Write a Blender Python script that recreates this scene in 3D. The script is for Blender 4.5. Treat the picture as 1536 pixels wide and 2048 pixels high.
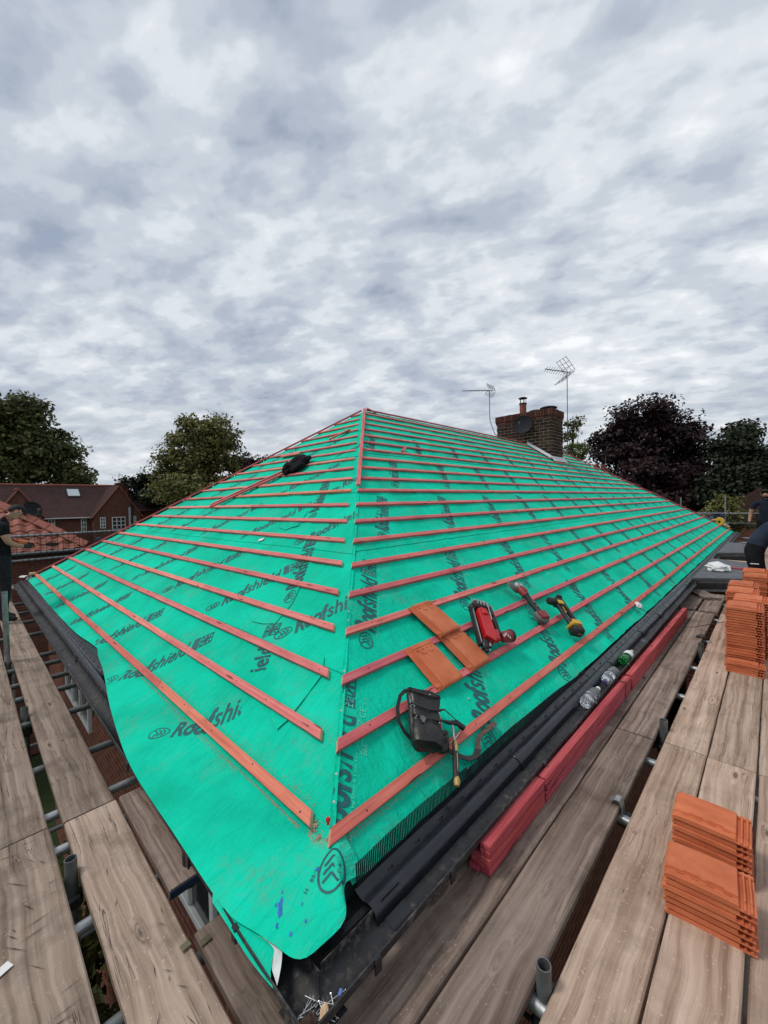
import bpy, bmesh, math, random
import numpy as np
from mathutils import Vector, Matrix, noise

for _o in list(bpy.data.objects):
    bpy.data.objects.remove(_o)
sc = bpy.context.scene
COL = sc.collection
random.seed(7)
R_ = math.radians

# ------------------------------------------------------------------ camera
CAMP = Vector((-0.9940, -1.2911, 1.3148))
YAW, PITCH, ROLL, FPX = 0.7676, -0.0242, -0.0207, 808.72
fw = Vector((math.cos(YAW)*math.cos(PITCH), math.sin(YAW)*math.cos(PITCH), math.sin(PITCH)))
rt = Vector((math.sin(YAW), -math.cos(YAW), 0))
up = rt.cross(fw)
rt2 = rt*math.cos(ROLL)+up*math.sin(ROLL)
up2 = up*math.cos(ROLL)-rt*math.sin(ROLL)
cam = bpy.data.cameras.new('camera')
cam.sensor_fit = 'VERTICAL'; cam.sensor_height = 32.0; cam.lens = 32.0*FPX/2048
cam.clip_start = 0.02; cam.clip_end = 2000
camo = bpy.data.objects.new('camera', cam); COL.objects.link(camo)
camo.matrix_world = Matrix(((rt2.x, up2.x, -fw.x, CAMP.x), (rt2.y, up2.y, -fw.y, CAMP.y), (rt2.z, up2.z, -fw.z, CAMP.z), (0, 0, 0, 1)))
sc.camera = camo
sc.render.resolution_x = 768; sc.render.resolution_y = 1024

# ------------------------------------------------------------------ sky and sun
SUN_EL, SUN_AZ = R_(58), R_(138)      # azimuth of the sun measured from +X towards +Y
w = bpy.data.worlds.new('World'); sc.world = w; w.use_nodes = True
nt = w.node_tree; nt.nodes.clear()
def wn(t, **k):
    n = nt.nodes.new(t)
    for a, b in k.items(): setattr(n, a, b)
    return n
def wmath(op, a, b=None, clamp=False):
    n = wn('ShaderNodeMath', operation=op, use_clamp=clamp)
    for i, v in enumerate((a, b)):
        if v is None: continue
        if isinstance(v, (int, float)): n.inputs[i].default_value = v
        else: nt.links.new(v, n.inputs[i])
    return n.outputs[0]
def wmix(f, a, b):
    n = wn('ShaderNodeMix', data_type='RGBA')
    for s, v in ((n.inputs[0], f), (n.inputs[6], a), (n.inputs[7], b)):
        if isinstance(v, (int, float)): s.default_value = v
        elif isinstance(v, tuple): s.default_value = (*v, 1)
        else: nt.links.new(v, s)
    return n.outputs[2]
def wnoise(vec, scale, detail=6, rough=.55, dist=0.0):
    n = wn('ShaderNodeTexNoise'); n.inputs['Scale'].default_value = scale
    n.inputs['Detail'].default_value = detail; n.inputs['Roughness'].default_value = rough
    n.inputs['Distortion'].default_value = dist
    nt.links.new(vec, n.inputs['Vector']); return n.outputs['Fac']
def wramp(f, *st):
    n = wn('ShaderNodeValToRGB'); e = n.color_ramp.elements
    while len(e) < len(st): e.new(.5)
    for el, (p, c) in zip(e, st):
        el.position = p; el.color = (*c, 1) if isinstance(c, tuple) else (c, c, c, 1)
    n.color_ramp.interpolation = 'EASE'
    nt.links.new(f, n.inputs[0]); return n.outputs[0]
sky = wn('ShaderNodeTexSky', sky_type='NISHITA'); sky.sun_disc = False
sky.sun_elevation = SUN_EL; sky.sun_rotation = math.pi/2-SUN_AZ
sky.air_density = 1.0; sky.dust_density = 1.5
skys = wn('ShaderNodeVectorMath', operation='SCALE'); nt.links.new(sky.outputs[0], skys.inputs[0]); skys.inputs['Scale'].default_value = 0.10
tc = wn('ShaderNodeTexCoord'); sep = wn('ShaderNodeSeparateXYZ'); nt.links.new(tc.outputs['Generated'], sep.inputs[0])
den = wmath('ADD', wmath('MULTIPLY', wmath('MAXIMUM', sep.outputs[2], 0.0), .85), .21)
comb = wn('ShaderNodeCombineXYZ')
nt.links.new(wmath('DIVIDE', sep.outputs[0], den), comb.inputs[0]); nt.links.new(wmath('DIVIDE', sep.outputs[1], den), comb.inputs[1])
mp = wn('ShaderNodeMapping'); nt.links.new(comb.outputs[0], mp.inputs[0])
mp.inputs['Rotation'].default_value = (0, 0, R_(-118)); mp.inputs['Location'].default_value = (3.3, 1.7, 0)
mp2 = wn('ShaderNodeMapping'); nt.links.new(mp.outputs[0], mp2.inputs[0]); mp2.inputs['Scale'].default_value = (1.0, 1.5, 1)
big = wnoise(mp.outputs[0], .5, 2, .5, .2)
rolls = wnoise(mp2.outputs[0], 2.1, 4, .5, .15)
puff = wnoise(mp2.outputs[0], 5.0, 4, .52, .1)
bil = wmath('SUBTRACT', 1.0, wmath('MULTIPLY', wmath('ABSOLUTE', wmath('SUBTRACT', wmath('MULTIPLY', wnoise(mp2.outputs[0], 3.4, 4, .5, .1), 2.0), 1.0)), 2.4))
fine = wnoise(mp.outputs[0], 15.0, 4, .55, .0)
wisp = wnoise(mp.outputs[0], 1.1, 6, .55, .3)
v = wmath('ADD', wmath('ADD', wmath('MULTIPLY', big, .40), wmath('MULTIPLY', rolls, .50)), wmath('ADD', wmath('MULTIPLY', puff, .62), wmath('MULTIPLY', wisp, .28)))
v = wmath('MULTIPLY', wmath('ADD', v, wmath('MULTIPLY', fine, .14)), 1/1.94)
v = wmath('ADD', v, wmath('MULTIPLY', wmath('SUBTRACT', bil, .66), .055))
cl = wramp(v, (.38, (.325, .38, .475)), (.45, (.425, .48, .57)), (.505, (.535, .585, .655)), (.56, (.68, .72, .77)), (.64, (.88, .90, .925)))
gap = wramp(v, (.33, 0.7), (.41, 1.0))
col = wmix(gap, skys.outputs[0], cl)
# towards the horizon the layer is seen edge-on: softer, paler, faintly warm
hz = wramp(sep.outputs[2], (0.0, .5), (.12, .25), (.28, 0.0))
col = wmix(hz, col, (.53, .565, .60))
bg = wn('ShaderNodeBackground'); nt.links.new(col, bg.inputs[0]); bg.inputs[1].default_value = 1.0
out = wn('ShaderNodeOutputWorld'); nt.links.new(bg.outputs[0], out.inputs[0])

sun = bpy.data.lights.new('sun', 'SUN'); sun.energy = 1.5; sun.angle = R_(14); sun.color = (1.0, .96, .9)
suno = bpy.data.objects.new('sun', sun); COL.objects.link(suno)
sd = Vector((math.cos(SUN_AZ)*math.cos(SUN_EL), math.sin(SUN_AZ)*math.cos(SUN_EL), math.sin(SUN_EL)))
suno.rotation_euler = sd.to_track_quat('Z', 'Y').to_euler(); suno.location = sd*60
vs = sc.view_settings; vs.view_transform = 'Standard'; vs.look = 'None'; vs.exposure = 0.12; vs.gamma = 1.0
try: vs.use_curve_mapping = False
except Exception: pass

# ------------------------------------------------------------------ mesh helpers
class MB:
    def __init__(s): s.v = []; s.f = []; s.m = []
    def add(s, vs, fs, mi=0):
        o = len(s.v); s.v += [tuple(p) for p in vs]
        for f in fs: s.f.append(tuple(i+o for i in f)); s.m.append(mi)
    def box(s, c, d, M=None, mi=0, ch=0.0):
        x, y, z = d[0]/2, d[1]/2, d[2]/2
        if ch > 0:
            pts = []; idx = {}
            for sx in (-1, 1):
                for sy in (-1, 1):
                    for sz in (-1, 1):
                        for ax in range(3):
                            p = [sx*x, sy*y, sz*z]; 
                            for a in range(3):
                                if a != ax: p[a] -= (sx, sy, sz)[a]*ch
                            idx[(sx, sy, sz, ax)] = len(pts); pts.append(p)
            fs = []
            for ax in range(3):
                o1, o2 = [(1, 2), (2, 0), (0, 1)][ax]
                for sg in (-1, 1):
                    q = []
                    for a, b in ((-1, -1), (1, -1), (1, 1), (-1, 1)):
                        k = [0, 0, 0]; k[ax] = sg; k[o1] = a; k[o2] = b; q.append(idx[(*k, ax)])
                    fs.append(q if sg > 0 else q[::-1])
                for a in (-1, 1):
                    for b in (-1, 1):
                        k = [0, 0, 0]; k[o1] = a; k[o2] = b
                        k0 = list(k); k0[ax] = -1; k1 = list(k); k1[ax] = 1
                        q = [idx[(*k0, o1)], idx[(*k1, o1)], idx[(*k1, o2)], idx[(*k0, o2)]]
                        fs.append(q if a*b < 0 else q[::-1])
            for sx in (-1, 1):
                for sy in (-1, 1):
                    for sz in (-1, 1):
                        q = [idx[(sx, sy, sz, a)] for a in range(3)]
                        fs.append(q if sx*sy*sz > 0 else q[::-1])
        else:
            pts = [(sx*x, sy*y, sz*z) for sx in (-1, 1) for sy in (-1, 1) for sz in (-1, 1)]
            fs = [(0, 1, 3, 2), (4, 6, 7, 5), (0, 4, 5, 1), (2, 3, 7, 6), (0, 2, 6, 4), (1, 5, 7, 3)]
        C = Vector(c)
        P = [(M @ Vector(p) if M else Vector(p))+C for p in pts]
        s.add(P, fs, mi); return s
    def tube(s, pts, r, n=10, caps=True, mi=0, flat=1.0):
        pts = [Vector(p) for p in pts]; rs = r if isinstance(r, (list, tuple)) else [r]*len(pts)
        rings = []; t0 = (pts[1]-pts[0]).normalized()
        u = t0.orthogonal().normalized()
        for i, p in enumerate(pts):
            t = (pts[min(i+1, len(pts)-1)]-pts[max(i-1, 0)])
            t = t.normalized() if t.length > 1e-9 else t0
            u = (u-t*u.dot(t)); u = u.normalized() if u.length > 1e-6 else t.orthogonal().normalized()
            b = t.cross(u)
            rings.append([p+(u*math.cos(2*math.pi*k/n)+b*math.sin(2*math.pi*k/n)*flat)*rs[i] for k in range(n)])
        V = [q for rg in rings for q in rg]; F = []
        for i in range(len(pts)-1):
            for k in range(n):
                a = i*n+k; b2 = i*n+(k+1) % n; F.append((a, b2, b2+n, a+n))
        if caps:
            F.append(tuple(range(n-1, -1, -1))); F.append(tuple(range((len(pts)-1)*n, len(pts)*n)))
        s.add(V, F, mi); return s
    def pipe(s, a, b, r=.0242, ri=.0205, n=14, mi=0):
        a, b = Vector(a), Vector(b); t = (b-a).normalized(); u = t.orthogonal().normalized(); w_ = t.cross(u)
        rg = lambda p, q: [p+(u*math.cos(2*math.pi*k/n)+w_*math.sin(2*math.pi*k/n))*q for k in range(n)]
        s.add(rg(a, r)+rg(b, r)+rg(b, ri)+rg(a, ri), [(i*n+k, i*n+(k+1) % n, ((i+1) % 4)*n+(k+1) % n, ((i+1) % 4)*n+k) for i in range(4) for k in range(n)], mi); return s
    def lathe(s, prof, n=20, M=None, mi=0, caps=True):
        V = [(r*math.cos(2*math.pi*k/n), r*math.sin(2*math.pi*k/n), z) for r, z in prof for k in range(n)]
        F = [(i*n+k, i*n+(k+1) % n, (i+1)*n+(k+1) % n, (i+1)*n+k) for i in range(len(prof)-1) for k in range(n)]
        if caps:
            F.append(tuple(range(n-1, -1, -1))); F.append(tuple(range((len(prof)-1)*n, len(prof)*n)))
        if M: V = [M @ Vector(p) for p in V]
        s.add(V, F, mi); return s
    def prism(s, poly, z0, z1, M=None, mi=0):
        n = len(poly); V = [(x, y, z0) for x, y in poly]+[(x, y, z1) for x, y in poly]
        F = [tuple(range(n-1, -1, -1)), tuple(range(n, 2*n))]+[(k, (k+1) % n, n+(k+1) % n, n+k) for k in range(n)]
        if M: V = [M @ Vector(p) for p in V]
        s.add(V, F, mi); return s
    def grid(s, P, mi=0, flip=False):
        h = len(P); k = len(P[0]); V = [p for r in P for p in r]; F = []
        for i in range(h-1):
            for j in range(k-1):
                q = (i*k+j, i*k+j+1, (i+1)*k+j+1, (i+1)*k+j); F.append(q[::-1] if flip else q)
        s.add(V, F, mi); return s
    def ribbon(s, pts, nrm, wd, th, mi=0):
        pts = [Vector(p) for p in pts]; V = []; F = []
        for i, p in enumerate(pts):
            t = (pts[min(i+1, len(pts)-1)]-pts[max(i-1, 0)]).normalized()
            n_ = Vector(nrm[i] if isinstance(nrm, list) else nrm); b = t.cross(n_).normalized(); n_ = b.cross(t).normalized()
            wv = wd[i] if isinstance(wd, list) else wd
            V += [p+b*wv/2+n_*th/2, p-b*wv/2+n_*th/2, p-b*wv/2-n_*th/2, p+b*wv/2-n_*th/2]
        for i in range(len(pts)-1):
            for k in range(4):
                F.append((i*4+k, i*4+(k+1) % 4, i*4+4+(k+1) % 4, i*4+4+k))
        F += [(0, 3, 2, 1), tuple((len(pts)-1)*4+k for k in range(4))]
        s.add(V, F, mi); return s
    def mesh(s, name, mats, smooth=False, recalc=True):
        me = bpy.data.meshes.new(name); me.from_pydata([tuple(p) for p in s.v], [], s.f)
        if not isinstance(mats, (list, tuple)): mats = [mats]
        for m in mats: me.materials.append(m)
        if len(mats) > 1: me.polygons.foreach_set('material_index', s.m)
        if recalc:
            bm = bmesh.new(); bm.from_mesh(me); bmesh.ops.recalc_face_normals(bm, faces=bm.faces); bm.to_mesh(me); bm.free()
        if smooth:
            me.polygons.foreach_set('use_smooth', [True]*len(me.polygons))
            try: me.set_sharp_from_angle(angle=R_(42))
            except Exception: pass
        me.update(); return me
    def build(s, name, mats, parent=None, smooth=False, loc=None, M=None, kind=None, recalc=True):
        return link(name, s.mesh(name, mats, smooth, recalc), parent, loc, M, kind)
def link(name, me, parent=None, loc=None, M=None, kind=None):
    o = bpy.data.objects.new(name, me); COL.objects.link(o)
    if M is not None: o.matrix_world = M
    elif loc is not None: o.location = loc
    if parent: o.parent = parent
    if kind: o['kind'] = kind
    return o
def tag(o, label, cat, group=None, kind=None):
    o['label'] = label; o['category'] = cat
    if group: o['group'] = group
    if kind: o['kind'] = kind
    return o
def empty(name, label, cat, loc=(0, 0, 0), M=None, group=None):
    o = bpy.data.objects.new(name, None); COL.objects.link(o); o.empty_display_size = .1
    if M is not None: o.matrix_world = M
    else: o.location = loc
    return tag(o, label, cat, group)
ORD = ['zeroth', 'first', 'second', 'third', 'fourth', 'fifth', 'sixth', 'seventh', 'eighth', 'ninth', 'tenth', 'eleventh', 'twelfth', 'thirteenth', 'fourteenth', 'fifteenth', 'sixteenth', 'seventeenth', 'eighteenth', 'nineteenth', 'twentieth']+['twenty-'+q for q in ('first', 'second', 'third', 'fourth', 'fifth', 'sixth', 'seventh', 'eighth', 'ninth')]

# ------------------------------------------------------------------ material helpers
class NM:
    def __init__(s, name, rough=.6, metal=0.0, spec=.5):
        s.m = bpy.data.materials.new(name); s.m.use_nodes = True; s.t = s.m.node_tree
        s.b = s.t.nodes['Principled BSDF']; s.b.inputs['Roughness'].default_value = rough; s.b.inputs['Metallic'].default_value = metal
        s.b.inputs['Specular IOR Level'].default_value = spec
    def n(s, t, **k):
        q = s.t.nodes.new(t)
        for a, b in k.items(): setattr(q, a, b)
        return q
    def put(s, sock, v):
        if isinstance(v, (int, float)): sock.default_value = v
        elif isinstance(v, tuple): sock.default_value = (*v, 1) if (len(v) == 3 and len(sock.default_value) == 4) else v
        else: s.t.links.new(v, sock)
    def coord(s, scale=(1, 1, 1), kind='Object', rnd=True, rot=(0, 0, 0)):
        c = s.n('ShaderNodeTexCoord').outputs[kind]
        if rnd:
            oi = s.n('ShaderNodeObjectInfo'); sc_ = s.n('ShaderNodeVectorMath', operation='SCALE'); 
            cb = s.n('ShaderNodeCombineXYZ')
            for i in range(3): s.t.links.new(oi.outputs['Random'], cb.inputs[i])
            s.t.links.new(cb.outputs[0], sc_.inputs[0]); sc_.inputs['Scale'].default_value = 37.0
            ad = s.n('ShaderNodeVectorMath', operation='ADD'); s.t.links.new(c, ad.inputs[0]); s.t.links.new(sc_.outputs[0], ad.inputs[1]); c = ad.outputs[0]
        mp_ = s.n('ShaderNodeMapping'); s.t.links.new(c, mp_.inputs[0]); mp_.inputs['Scale'].default_value = scale; mp_.inputs['Rotation'].default_value = rot
        return mp_.outputs[0]
    def noise(s, vec, scale=5., detail=4., rough=.55, dist=0.0):
        q = s.n('ShaderNodeTexNoise'); s.t.links.new(vec, q.inputs['Vector'])
        for a, b in (('Scale', scale), ('Detail', detail), ('Roughness', rough), ('Distortion', dist)): q.inputs[a].default_value = b
        return q.outputs['Fac']
    def voro(s, vec, scale=5., feature='F1', rand=1.0):
        q = s.n('ShaderNodeTexVoronoi', feature=feature); s.t.links.new(vec, q.inputs['Vector']); q.inputs['Scale'].default_value = scale
        q.inputs['Randomness'].default_value = rand; return q.outputs['Distance']
    def ramp(s, f, *st):
        q = s.n('ShaderNodeValToRGB'); e = q.color_ramp.elements
        while len(e) < len(st): e.new(.5)
        for el, (p, c) in zip(e, st):
            el.position = p; el.color = (*c, 1) if isinstance(c, tuple) else (c, c, c, 1)
        s.t.links.new(f, q.inputs[0]); return q.outputs[0]
    def mix(s, f, a, b, bl='MIX'):
        q = s.n('ShaderNodeMix', data_type='RGBA', blend_type=bl)
        s.put(q.inputs[0], f); s.put(q.inputs[6], a); s.put(q.inputs[7], b); return q.outputs[2]
    def math(s, op, a, b=0.0, clamp=False):
        q = s.n('ShaderNodeMath', operation=op, use_clamp=clamp); s.put(q.inputs[0], a); s.put(q.inputs[1], b); return q.outputs[0]
    def rnd(s): return s.n('ShaderNodeObjectInfo').outputs['Random']
    def island(s): return s.n('ShaderNodeNewGeometry').outputs['Random Per Island']
    def col(s, v): s.put(s.b.inputs['Base Color'], v); return s
    def rough(s, v): s.put(s.b.inputs['Roughness'], v); return s
    def bump(s, h, st=.3, d=.01):
        q = s.n('ShaderNodeBump'); q.inputs['Strength'].default_value = st; q.inputs['Distance'].default_value = d
        s.t.links.new(h, q.inputs['Height']); s.t.links.new(q.outputs[0], s.b.inputs['Normal']); return s
def plain(name, c, rough=.6, metal=0., var=.25, scale=14., bump=.15, spec=.5, wear=None):
    k = NM(name, rough, metal, spec); co = k.coord(); f = k.noise(co, scale, 5)
    lo = tuple(x*(1-var) for x in c); hi = tuple(min(1, x*(1+var)) for x in c)
    cc = k.ramp(f, (.3, lo), (.7, hi))
    if wear:
        cc = k.mix(k.ramp(k.noise(co, scale*2.7, 6, .7), (.58, 0.), (.68, 1.)), cc, wear)
    k.col(cc); k.rough(k.ramp(k.noise(co, scale*1.7, 4), (.3, max(.05, rough-.12)), (.7, min(1, rough+.12))))
    if bump: k.bump(k.noise(co, scale*4, 4), bump, .004)
    return k.m
def wood(name, cols, scale=1.0, crack=.5, rough=.78, stain=.35, bump=.5, knots=True, tint=None):
    """long grain along local X"""
    k = NM(name, rough, spec=.25); co = k.coord()
    mp_ = k.n('ShaderNodeMapping'); k.t.links.new(co, mp_.inputs[0]); mp_.inputs['Scale'].default_value = (.8*scale, 34*scale, 34*scale)
    kn = k.n('ShaderNodeMapping'); k.t.links.new(co, kn.inputs[0]); kn.inputs['Scale'].default_value = (2.1*scale, 7.5*scale, 2.0)
    kv = k.voro(kn.outputs[0], 1.0) if knots else None
    wob = k.noise(co, 3.2*scale, 2)
    v3 = k.n('ShaderNodeVectorMath', operation='ADD'); k.t.links.new(mp_.outputs[0], v3.inputs[0])
    cb = k.n('ShaderNodeCombineXYZ'); k.put(cb.inputs[1], k.math('MULTIPLY', wob, 1.6))
    if knots:
        k.put(cb.inputs[2], k.math('MULTIPLY', k.ramp(kv, (.0, 1.), (.22, 0.)), 2.2))
    k.t.links.new(cb.outputs[0], v3.inputs[1])
    g1 = k.noise(v3.outputs[0], 1.0, 7, .62, .4)
    c = k.ramp(g1, (.34, tuple(x*.92 for x in cols[0])), (.49, cols[1]), (.64, cols[2]))
    blot = k.noise(co, 4.5*scale, 5, .6)
    c = k.mix(k.math('MULTIPLY', k.ramp(blot, (.50, 0.), (.66, 1.)), stain), c, tuple(x*.42 for x in cols[0]))
    pale = k.noise(co, 2.1*scale, 4, .6)
    c = k.mix(k.math('MULTIPLY', k.ramp(pale, (.52, 0.), (.7, 1.)), .4), c, tuple(min(1, x*1.18) for x in cols[2]))
    if knots:
        c = k.mix(k.ramp(kv, (.05, .85), (.085, 0.)), c, tuple(x*.38 for x in cols[0]))
    cr = k.n('ShaderNodeMapping'); k.t.links.new(co, cr.inputs[0]); cr.inputs['Scale'].default_value = (.7*scale, 17*scale, 17*scale)
    cn = k.noise(cr.outputs[0], 1.3, 4, .5, .7)
    cl_ = k.ramp(cn, (.492, 0.), (.5, 1.), (.508, 0.))
    gate = k.ramp(k.noise(co, 1.7*scale, 2), (.46, 0.), (.56, 1.))
    cm = k.math('MULTIPLY', k.math('MULTIPLY', cl_, gate), crack)
    c = k.mix(cm, c, tuple(x*.22 for x in cols[0]))
    sp = k.noise(co, 95*scale, 2, .5)
    c = k.mix(k.math('MULTIPLY', k.ramp(sp, (.66, 0.), (.72, 1.)), .5), c, tuple(min(1, x*1.35) for x in cols[2]))
    # per-object tone
    hs = k.n('ShaderNodeHueSaturation'); k.put(hs.inputs['Value'], k.math('ADD', k.math('MULTIPLY', k.rnd(), .46), .77)); k.t.links.new(c, hs.inputs['Color'])
    c = hs.outputs[0]
    k.col(c)
    hgt = k.math('SUBTRACT', g1, k.math('MULTIPLY', cm, 1.2))
    k.bump(hgt, bump, .004); return k.m
# ------------------------------------------------------------------ materials
def lin(r, g, b):
    f = lambda x: (x/255/12.92) if x/255 <= .04045 else ((x/255+.055)/1.055)**2.4
    return (f(r), f(g), f(b))
def underlay_mat(face):
    k = NM('green_underlay', .8, spec=.06); co = k.coord(rnd=False)
    f = k.noise(co, 1.7, 6, .62); c = k.ramp(f, (.32, (.002, .44, .275)), (.5, (.003, .57, .36)), (.68, (.004, .665, .435)))
    fib = k.noise(co, 260, 2, .6); c = k.mix(k.math('MULTIPLY', k.ramp(fib, (.5, 0.), (.7, 1.)), .22), c, (.05, .70, .48))
    # thin dust trodden into the sheet
    d1 = k.ramp(k.noise(co, 2.3, 6, .68), (.50, 0.), (.66, 1.)); d2 = k.ramp(k.noise(co, 34, 5, .7), (.42, 0.), (.62, 1.))
    c = k.mix(k.math('MULTIPLY', k.math('MULTIPLY', d1, d2), .45), c, (.17, .25, .18)); k.col(c)
    mp_ = k.n('ShaderNodeMapping'); k.t.links.new(co, mp_.inputs[0]); mp_.inputs['Rotation'].default_value = (0, 0, .12 if face == 'R' else -.12); mp_.inputs['Scale'].default_value = (17, 5, 5) if face == 'R' else (5, 17, 5)
    w1 = k.noise(mp_.outputs[0], 1.0, 4, .6, .9)
    w2 = k.noise(co, 9, 5, .62, 1.4); w3 = k.noise(co, 60, 3)
    h = k.math('ADD', k.math('ADD', k.math('MULTIPLY', w1, 1.0), k.math('MULTIPLY', w2, .6)), k.math('MULTIPLY', w3, .10))
    k.bump(h, .72, .024); return k.m
M_UNDF = {f_: underlay_mat(f_) for f_ in 'RL'}; M_UND = M_UNDF['L']
M_UNDB = plain('underlay_back', (.62, .66, .62), .7)
M_INK = plain('dark_ink', (.006, .095, .10), .6, var=.25, scale=30, bump=0)
M_INKP = plain('pale_ink', (.09, .66, .46), .6, var=.1, bump=0)
M_BLUE = plain('blue_chalk', (.03, .14, .50), .8, var=.3, scale=40)
def batten_mat(name, a, b, c):
    k = NM(name, .72, spec=.25); co = k.coord()
    mp_ = k.n('ShaderNodeMapping'); k.t.links.new(co, mp_.inputs[0]); mp_.inputs['Scale'].default_value = (2.0, 60, 60)
    g1 = k.noise(mp_.outputs[0], 1, 6, .6, .5)
    cc = k.ramp(g1, (.28, a), (.5, b), (.74, c))
    bl = k.noise(co, 3.5, 4); cc = k.mix(k.math('MULTIPLY', k.ramp(bl, (.5, 0.), (.7, 1.)), .35), cc, tuple(x*.7 for x in a))
    kn = k.n('ShaderNodeMapping'); k.t.links.new(co, kn.inputs[0]); kn.inputs['Scale'].default_value = (2.6, 22, 22)
    kv = k.voro(kn.outputs[0], 1.0); cc = k.mix(k.ramp(kv, (.10, .85), (.17, 0.)), cc, (.09, .018, .014))
    chip = k.noise(co, 26, 5, .7); cc = k.mix(k.math('MULTIPLY', k.ramp(chip, (.66, 0.), (.7, 1.)), .8), cc, (.42, .20, .13))
    hs = k.n('ShaderNodeHueSaturation'); k.put(hs.inputs['Value'], k.math('ADD', k.math('MULTIPLY', k.rnd(), .26), .86))
    k.put(hs.inputs['Hue'], k.math('ADD', k.math('MULTIPLY', k.rnd(), .018), .493)); k.t.links.new(cc, hs.inputs['Color'])
    k.col(hs.outputs[0]); k.bump(g1, .3, .002); return k.m
M_BATR = batten_mat('pink_batten', (.48, .082, .094), (.64, .145, .155), (.74, .23, .23))
M_BATL = batten_mat('salmon_batten', (.55, .115, .105), (.71, .19, .175), (.80, .285, .255))
M_BATO = batten_mat('orange_batten', (.48, .095, .072), (.64, .158, .118), (.74, .25, .18))
M_BATS = batten_mat('crimson_batten', (.27, .032, .046), (.43, .066, .082), (.56, .14, .145))
M_CUT = plain('cut_pine', (.55, .38, .22), .8, scale=40)
M_BLK = plain('black_upvc', (.010, .0115, .016), .33, var=.35, scale=9, bump=.03, wear=(.022, .022, .024))
def dirtyplastic():
    k = NM('dirty_gutter', .5); co = k.coord(); f = k.noise(co, 22, 6, .72)
    big = k.ramp(k.noise(co, 3.0, 4), (.42, 0.), (.62, 1.))
    c = k.mix(k.math('MULTIPLY', k.ramp(f, (.5, 0.), (.62, 1.)), big), (.014, .014, .016), (.12, .105, .088))
    k.col(c); k.rough(k.ramp(f, (.4, .4), (.62, .95))); k.bump(f, .3, .004); return k.m
M_GUT = dirtyplastic()
M_STEEL = plain('galvanised_tube', (.34, .35, .36), .42, .75, .3, 11, .12, wear=(.16, .15, .14))
M_STEELD = plain('old_galvanised_tube', (.15, .165, .165), .55, .55, .35, 9, .2, wear=(.22, .2, .17))
M_BRIGHT = plain('bright_steel', (.62, .62, .6), .3, 1., .15, 30, 0)
M_DSTEEL = plain('dark_steel', (.05, .05, .055), .45, .8, .3, 25, .1)
M_BRDR = wood('scaffold_board_warm', ((.27, .175, .122), (.41, .285, .208), (.54, .40, .31)), crack=.6, stain=.30)
M_BRDM = wood('scaffold_board_brown', ((.120, .082, .062), (.195, .142, .112), (.30, .232, .188)), crack=.5, stain=.5)
M_BRDL = wood('scaffold_board_grey', ((.19, .134, .097), (.295, .218, .164), (.41, .315, .247)), crack=.95, stain=.48)
M_SCR = plain('saw_groove', (.03, .022, .018), .9, bump=0)
def terracotta(name, lo, mid, hi, dark):
    k = NM(name, .72, spec=.3); co = k.coord(); f = k.noise(co, 7, 5)
    c = k.ramp(f, (.28, lo), (.5, mid), (.75, hi))
    sm = k.noise(co, 55, 5, .7); c = k.mix(k.math('MULTIPLY', k.ramp(sm, (.60, 0.), (.72, 1.)), .5), c, dark)
    hs = k.n('ShaderNodeHueSaturation'); k.put(hs.inputs['Value'], k.math('ADD', k.math('MULTIPLY', k.rnd(), .22), .89)); k.t.links.new(c, hs.inputs['Color'])
    k.col(hs.outputs[0]); k.bump(k.noise(co, 120, 4), .25, .002); return k.m
M_TER = terracotta('terracotta', (.46, .115, .046), (.56, .152, .062), (.64, .205, .095), (.32, .075, .032))
M_TERR = terracotta('terracotta_roof', (.20, .062, .042), (.27, .088, .060), (.34, .125, .09), (.46, .27, .21))
def brickmat(name, cols, mort=None, dark=.6):
    k = NM(name, .9, spec=.15); co = k.coord()
    rn = k.rnd(); c = k.ramp(rn, (0., cols[0]), (.5, cols[1]), (1., cols[2]))
    f = k.noise(co, 26, 6, .7); c = k.mix(k.math('MULTIPLY', k.ramp(f, (.45, 0.), (.7, 1.)), dark), c, tuple(x*.35 for x in cols[0]))
    k.col(c); k.bump(f, .5, .006); return k.m
M_BRK = brickmat('sooty_brick', ((.028, .016, .012), (.055, .030, .021), (.088, .048, .034)))
M_BRKC = brickmat('crown_brick', ((.07, .03, .024), (.12, .05, .038), (.17, .075, .055)))
M_MORT = plain('mortar', (.40, .355, .29), .95, scale=30, bump=.4)
M_LEAD = plain('lead_flashing', (.42, .43, .44), .5, .3, .2)
M_WHITE = plain('white_upvc', (.66, .66, .64), .45, var=.1)
M_GLASS = plain('window_glass', (.02, .025, .03), .08, var=.2, bump=0)
M_DGREY = plain('grey_felt', (.085, .09, .10), .6, var=.25, scale=5)
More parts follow.
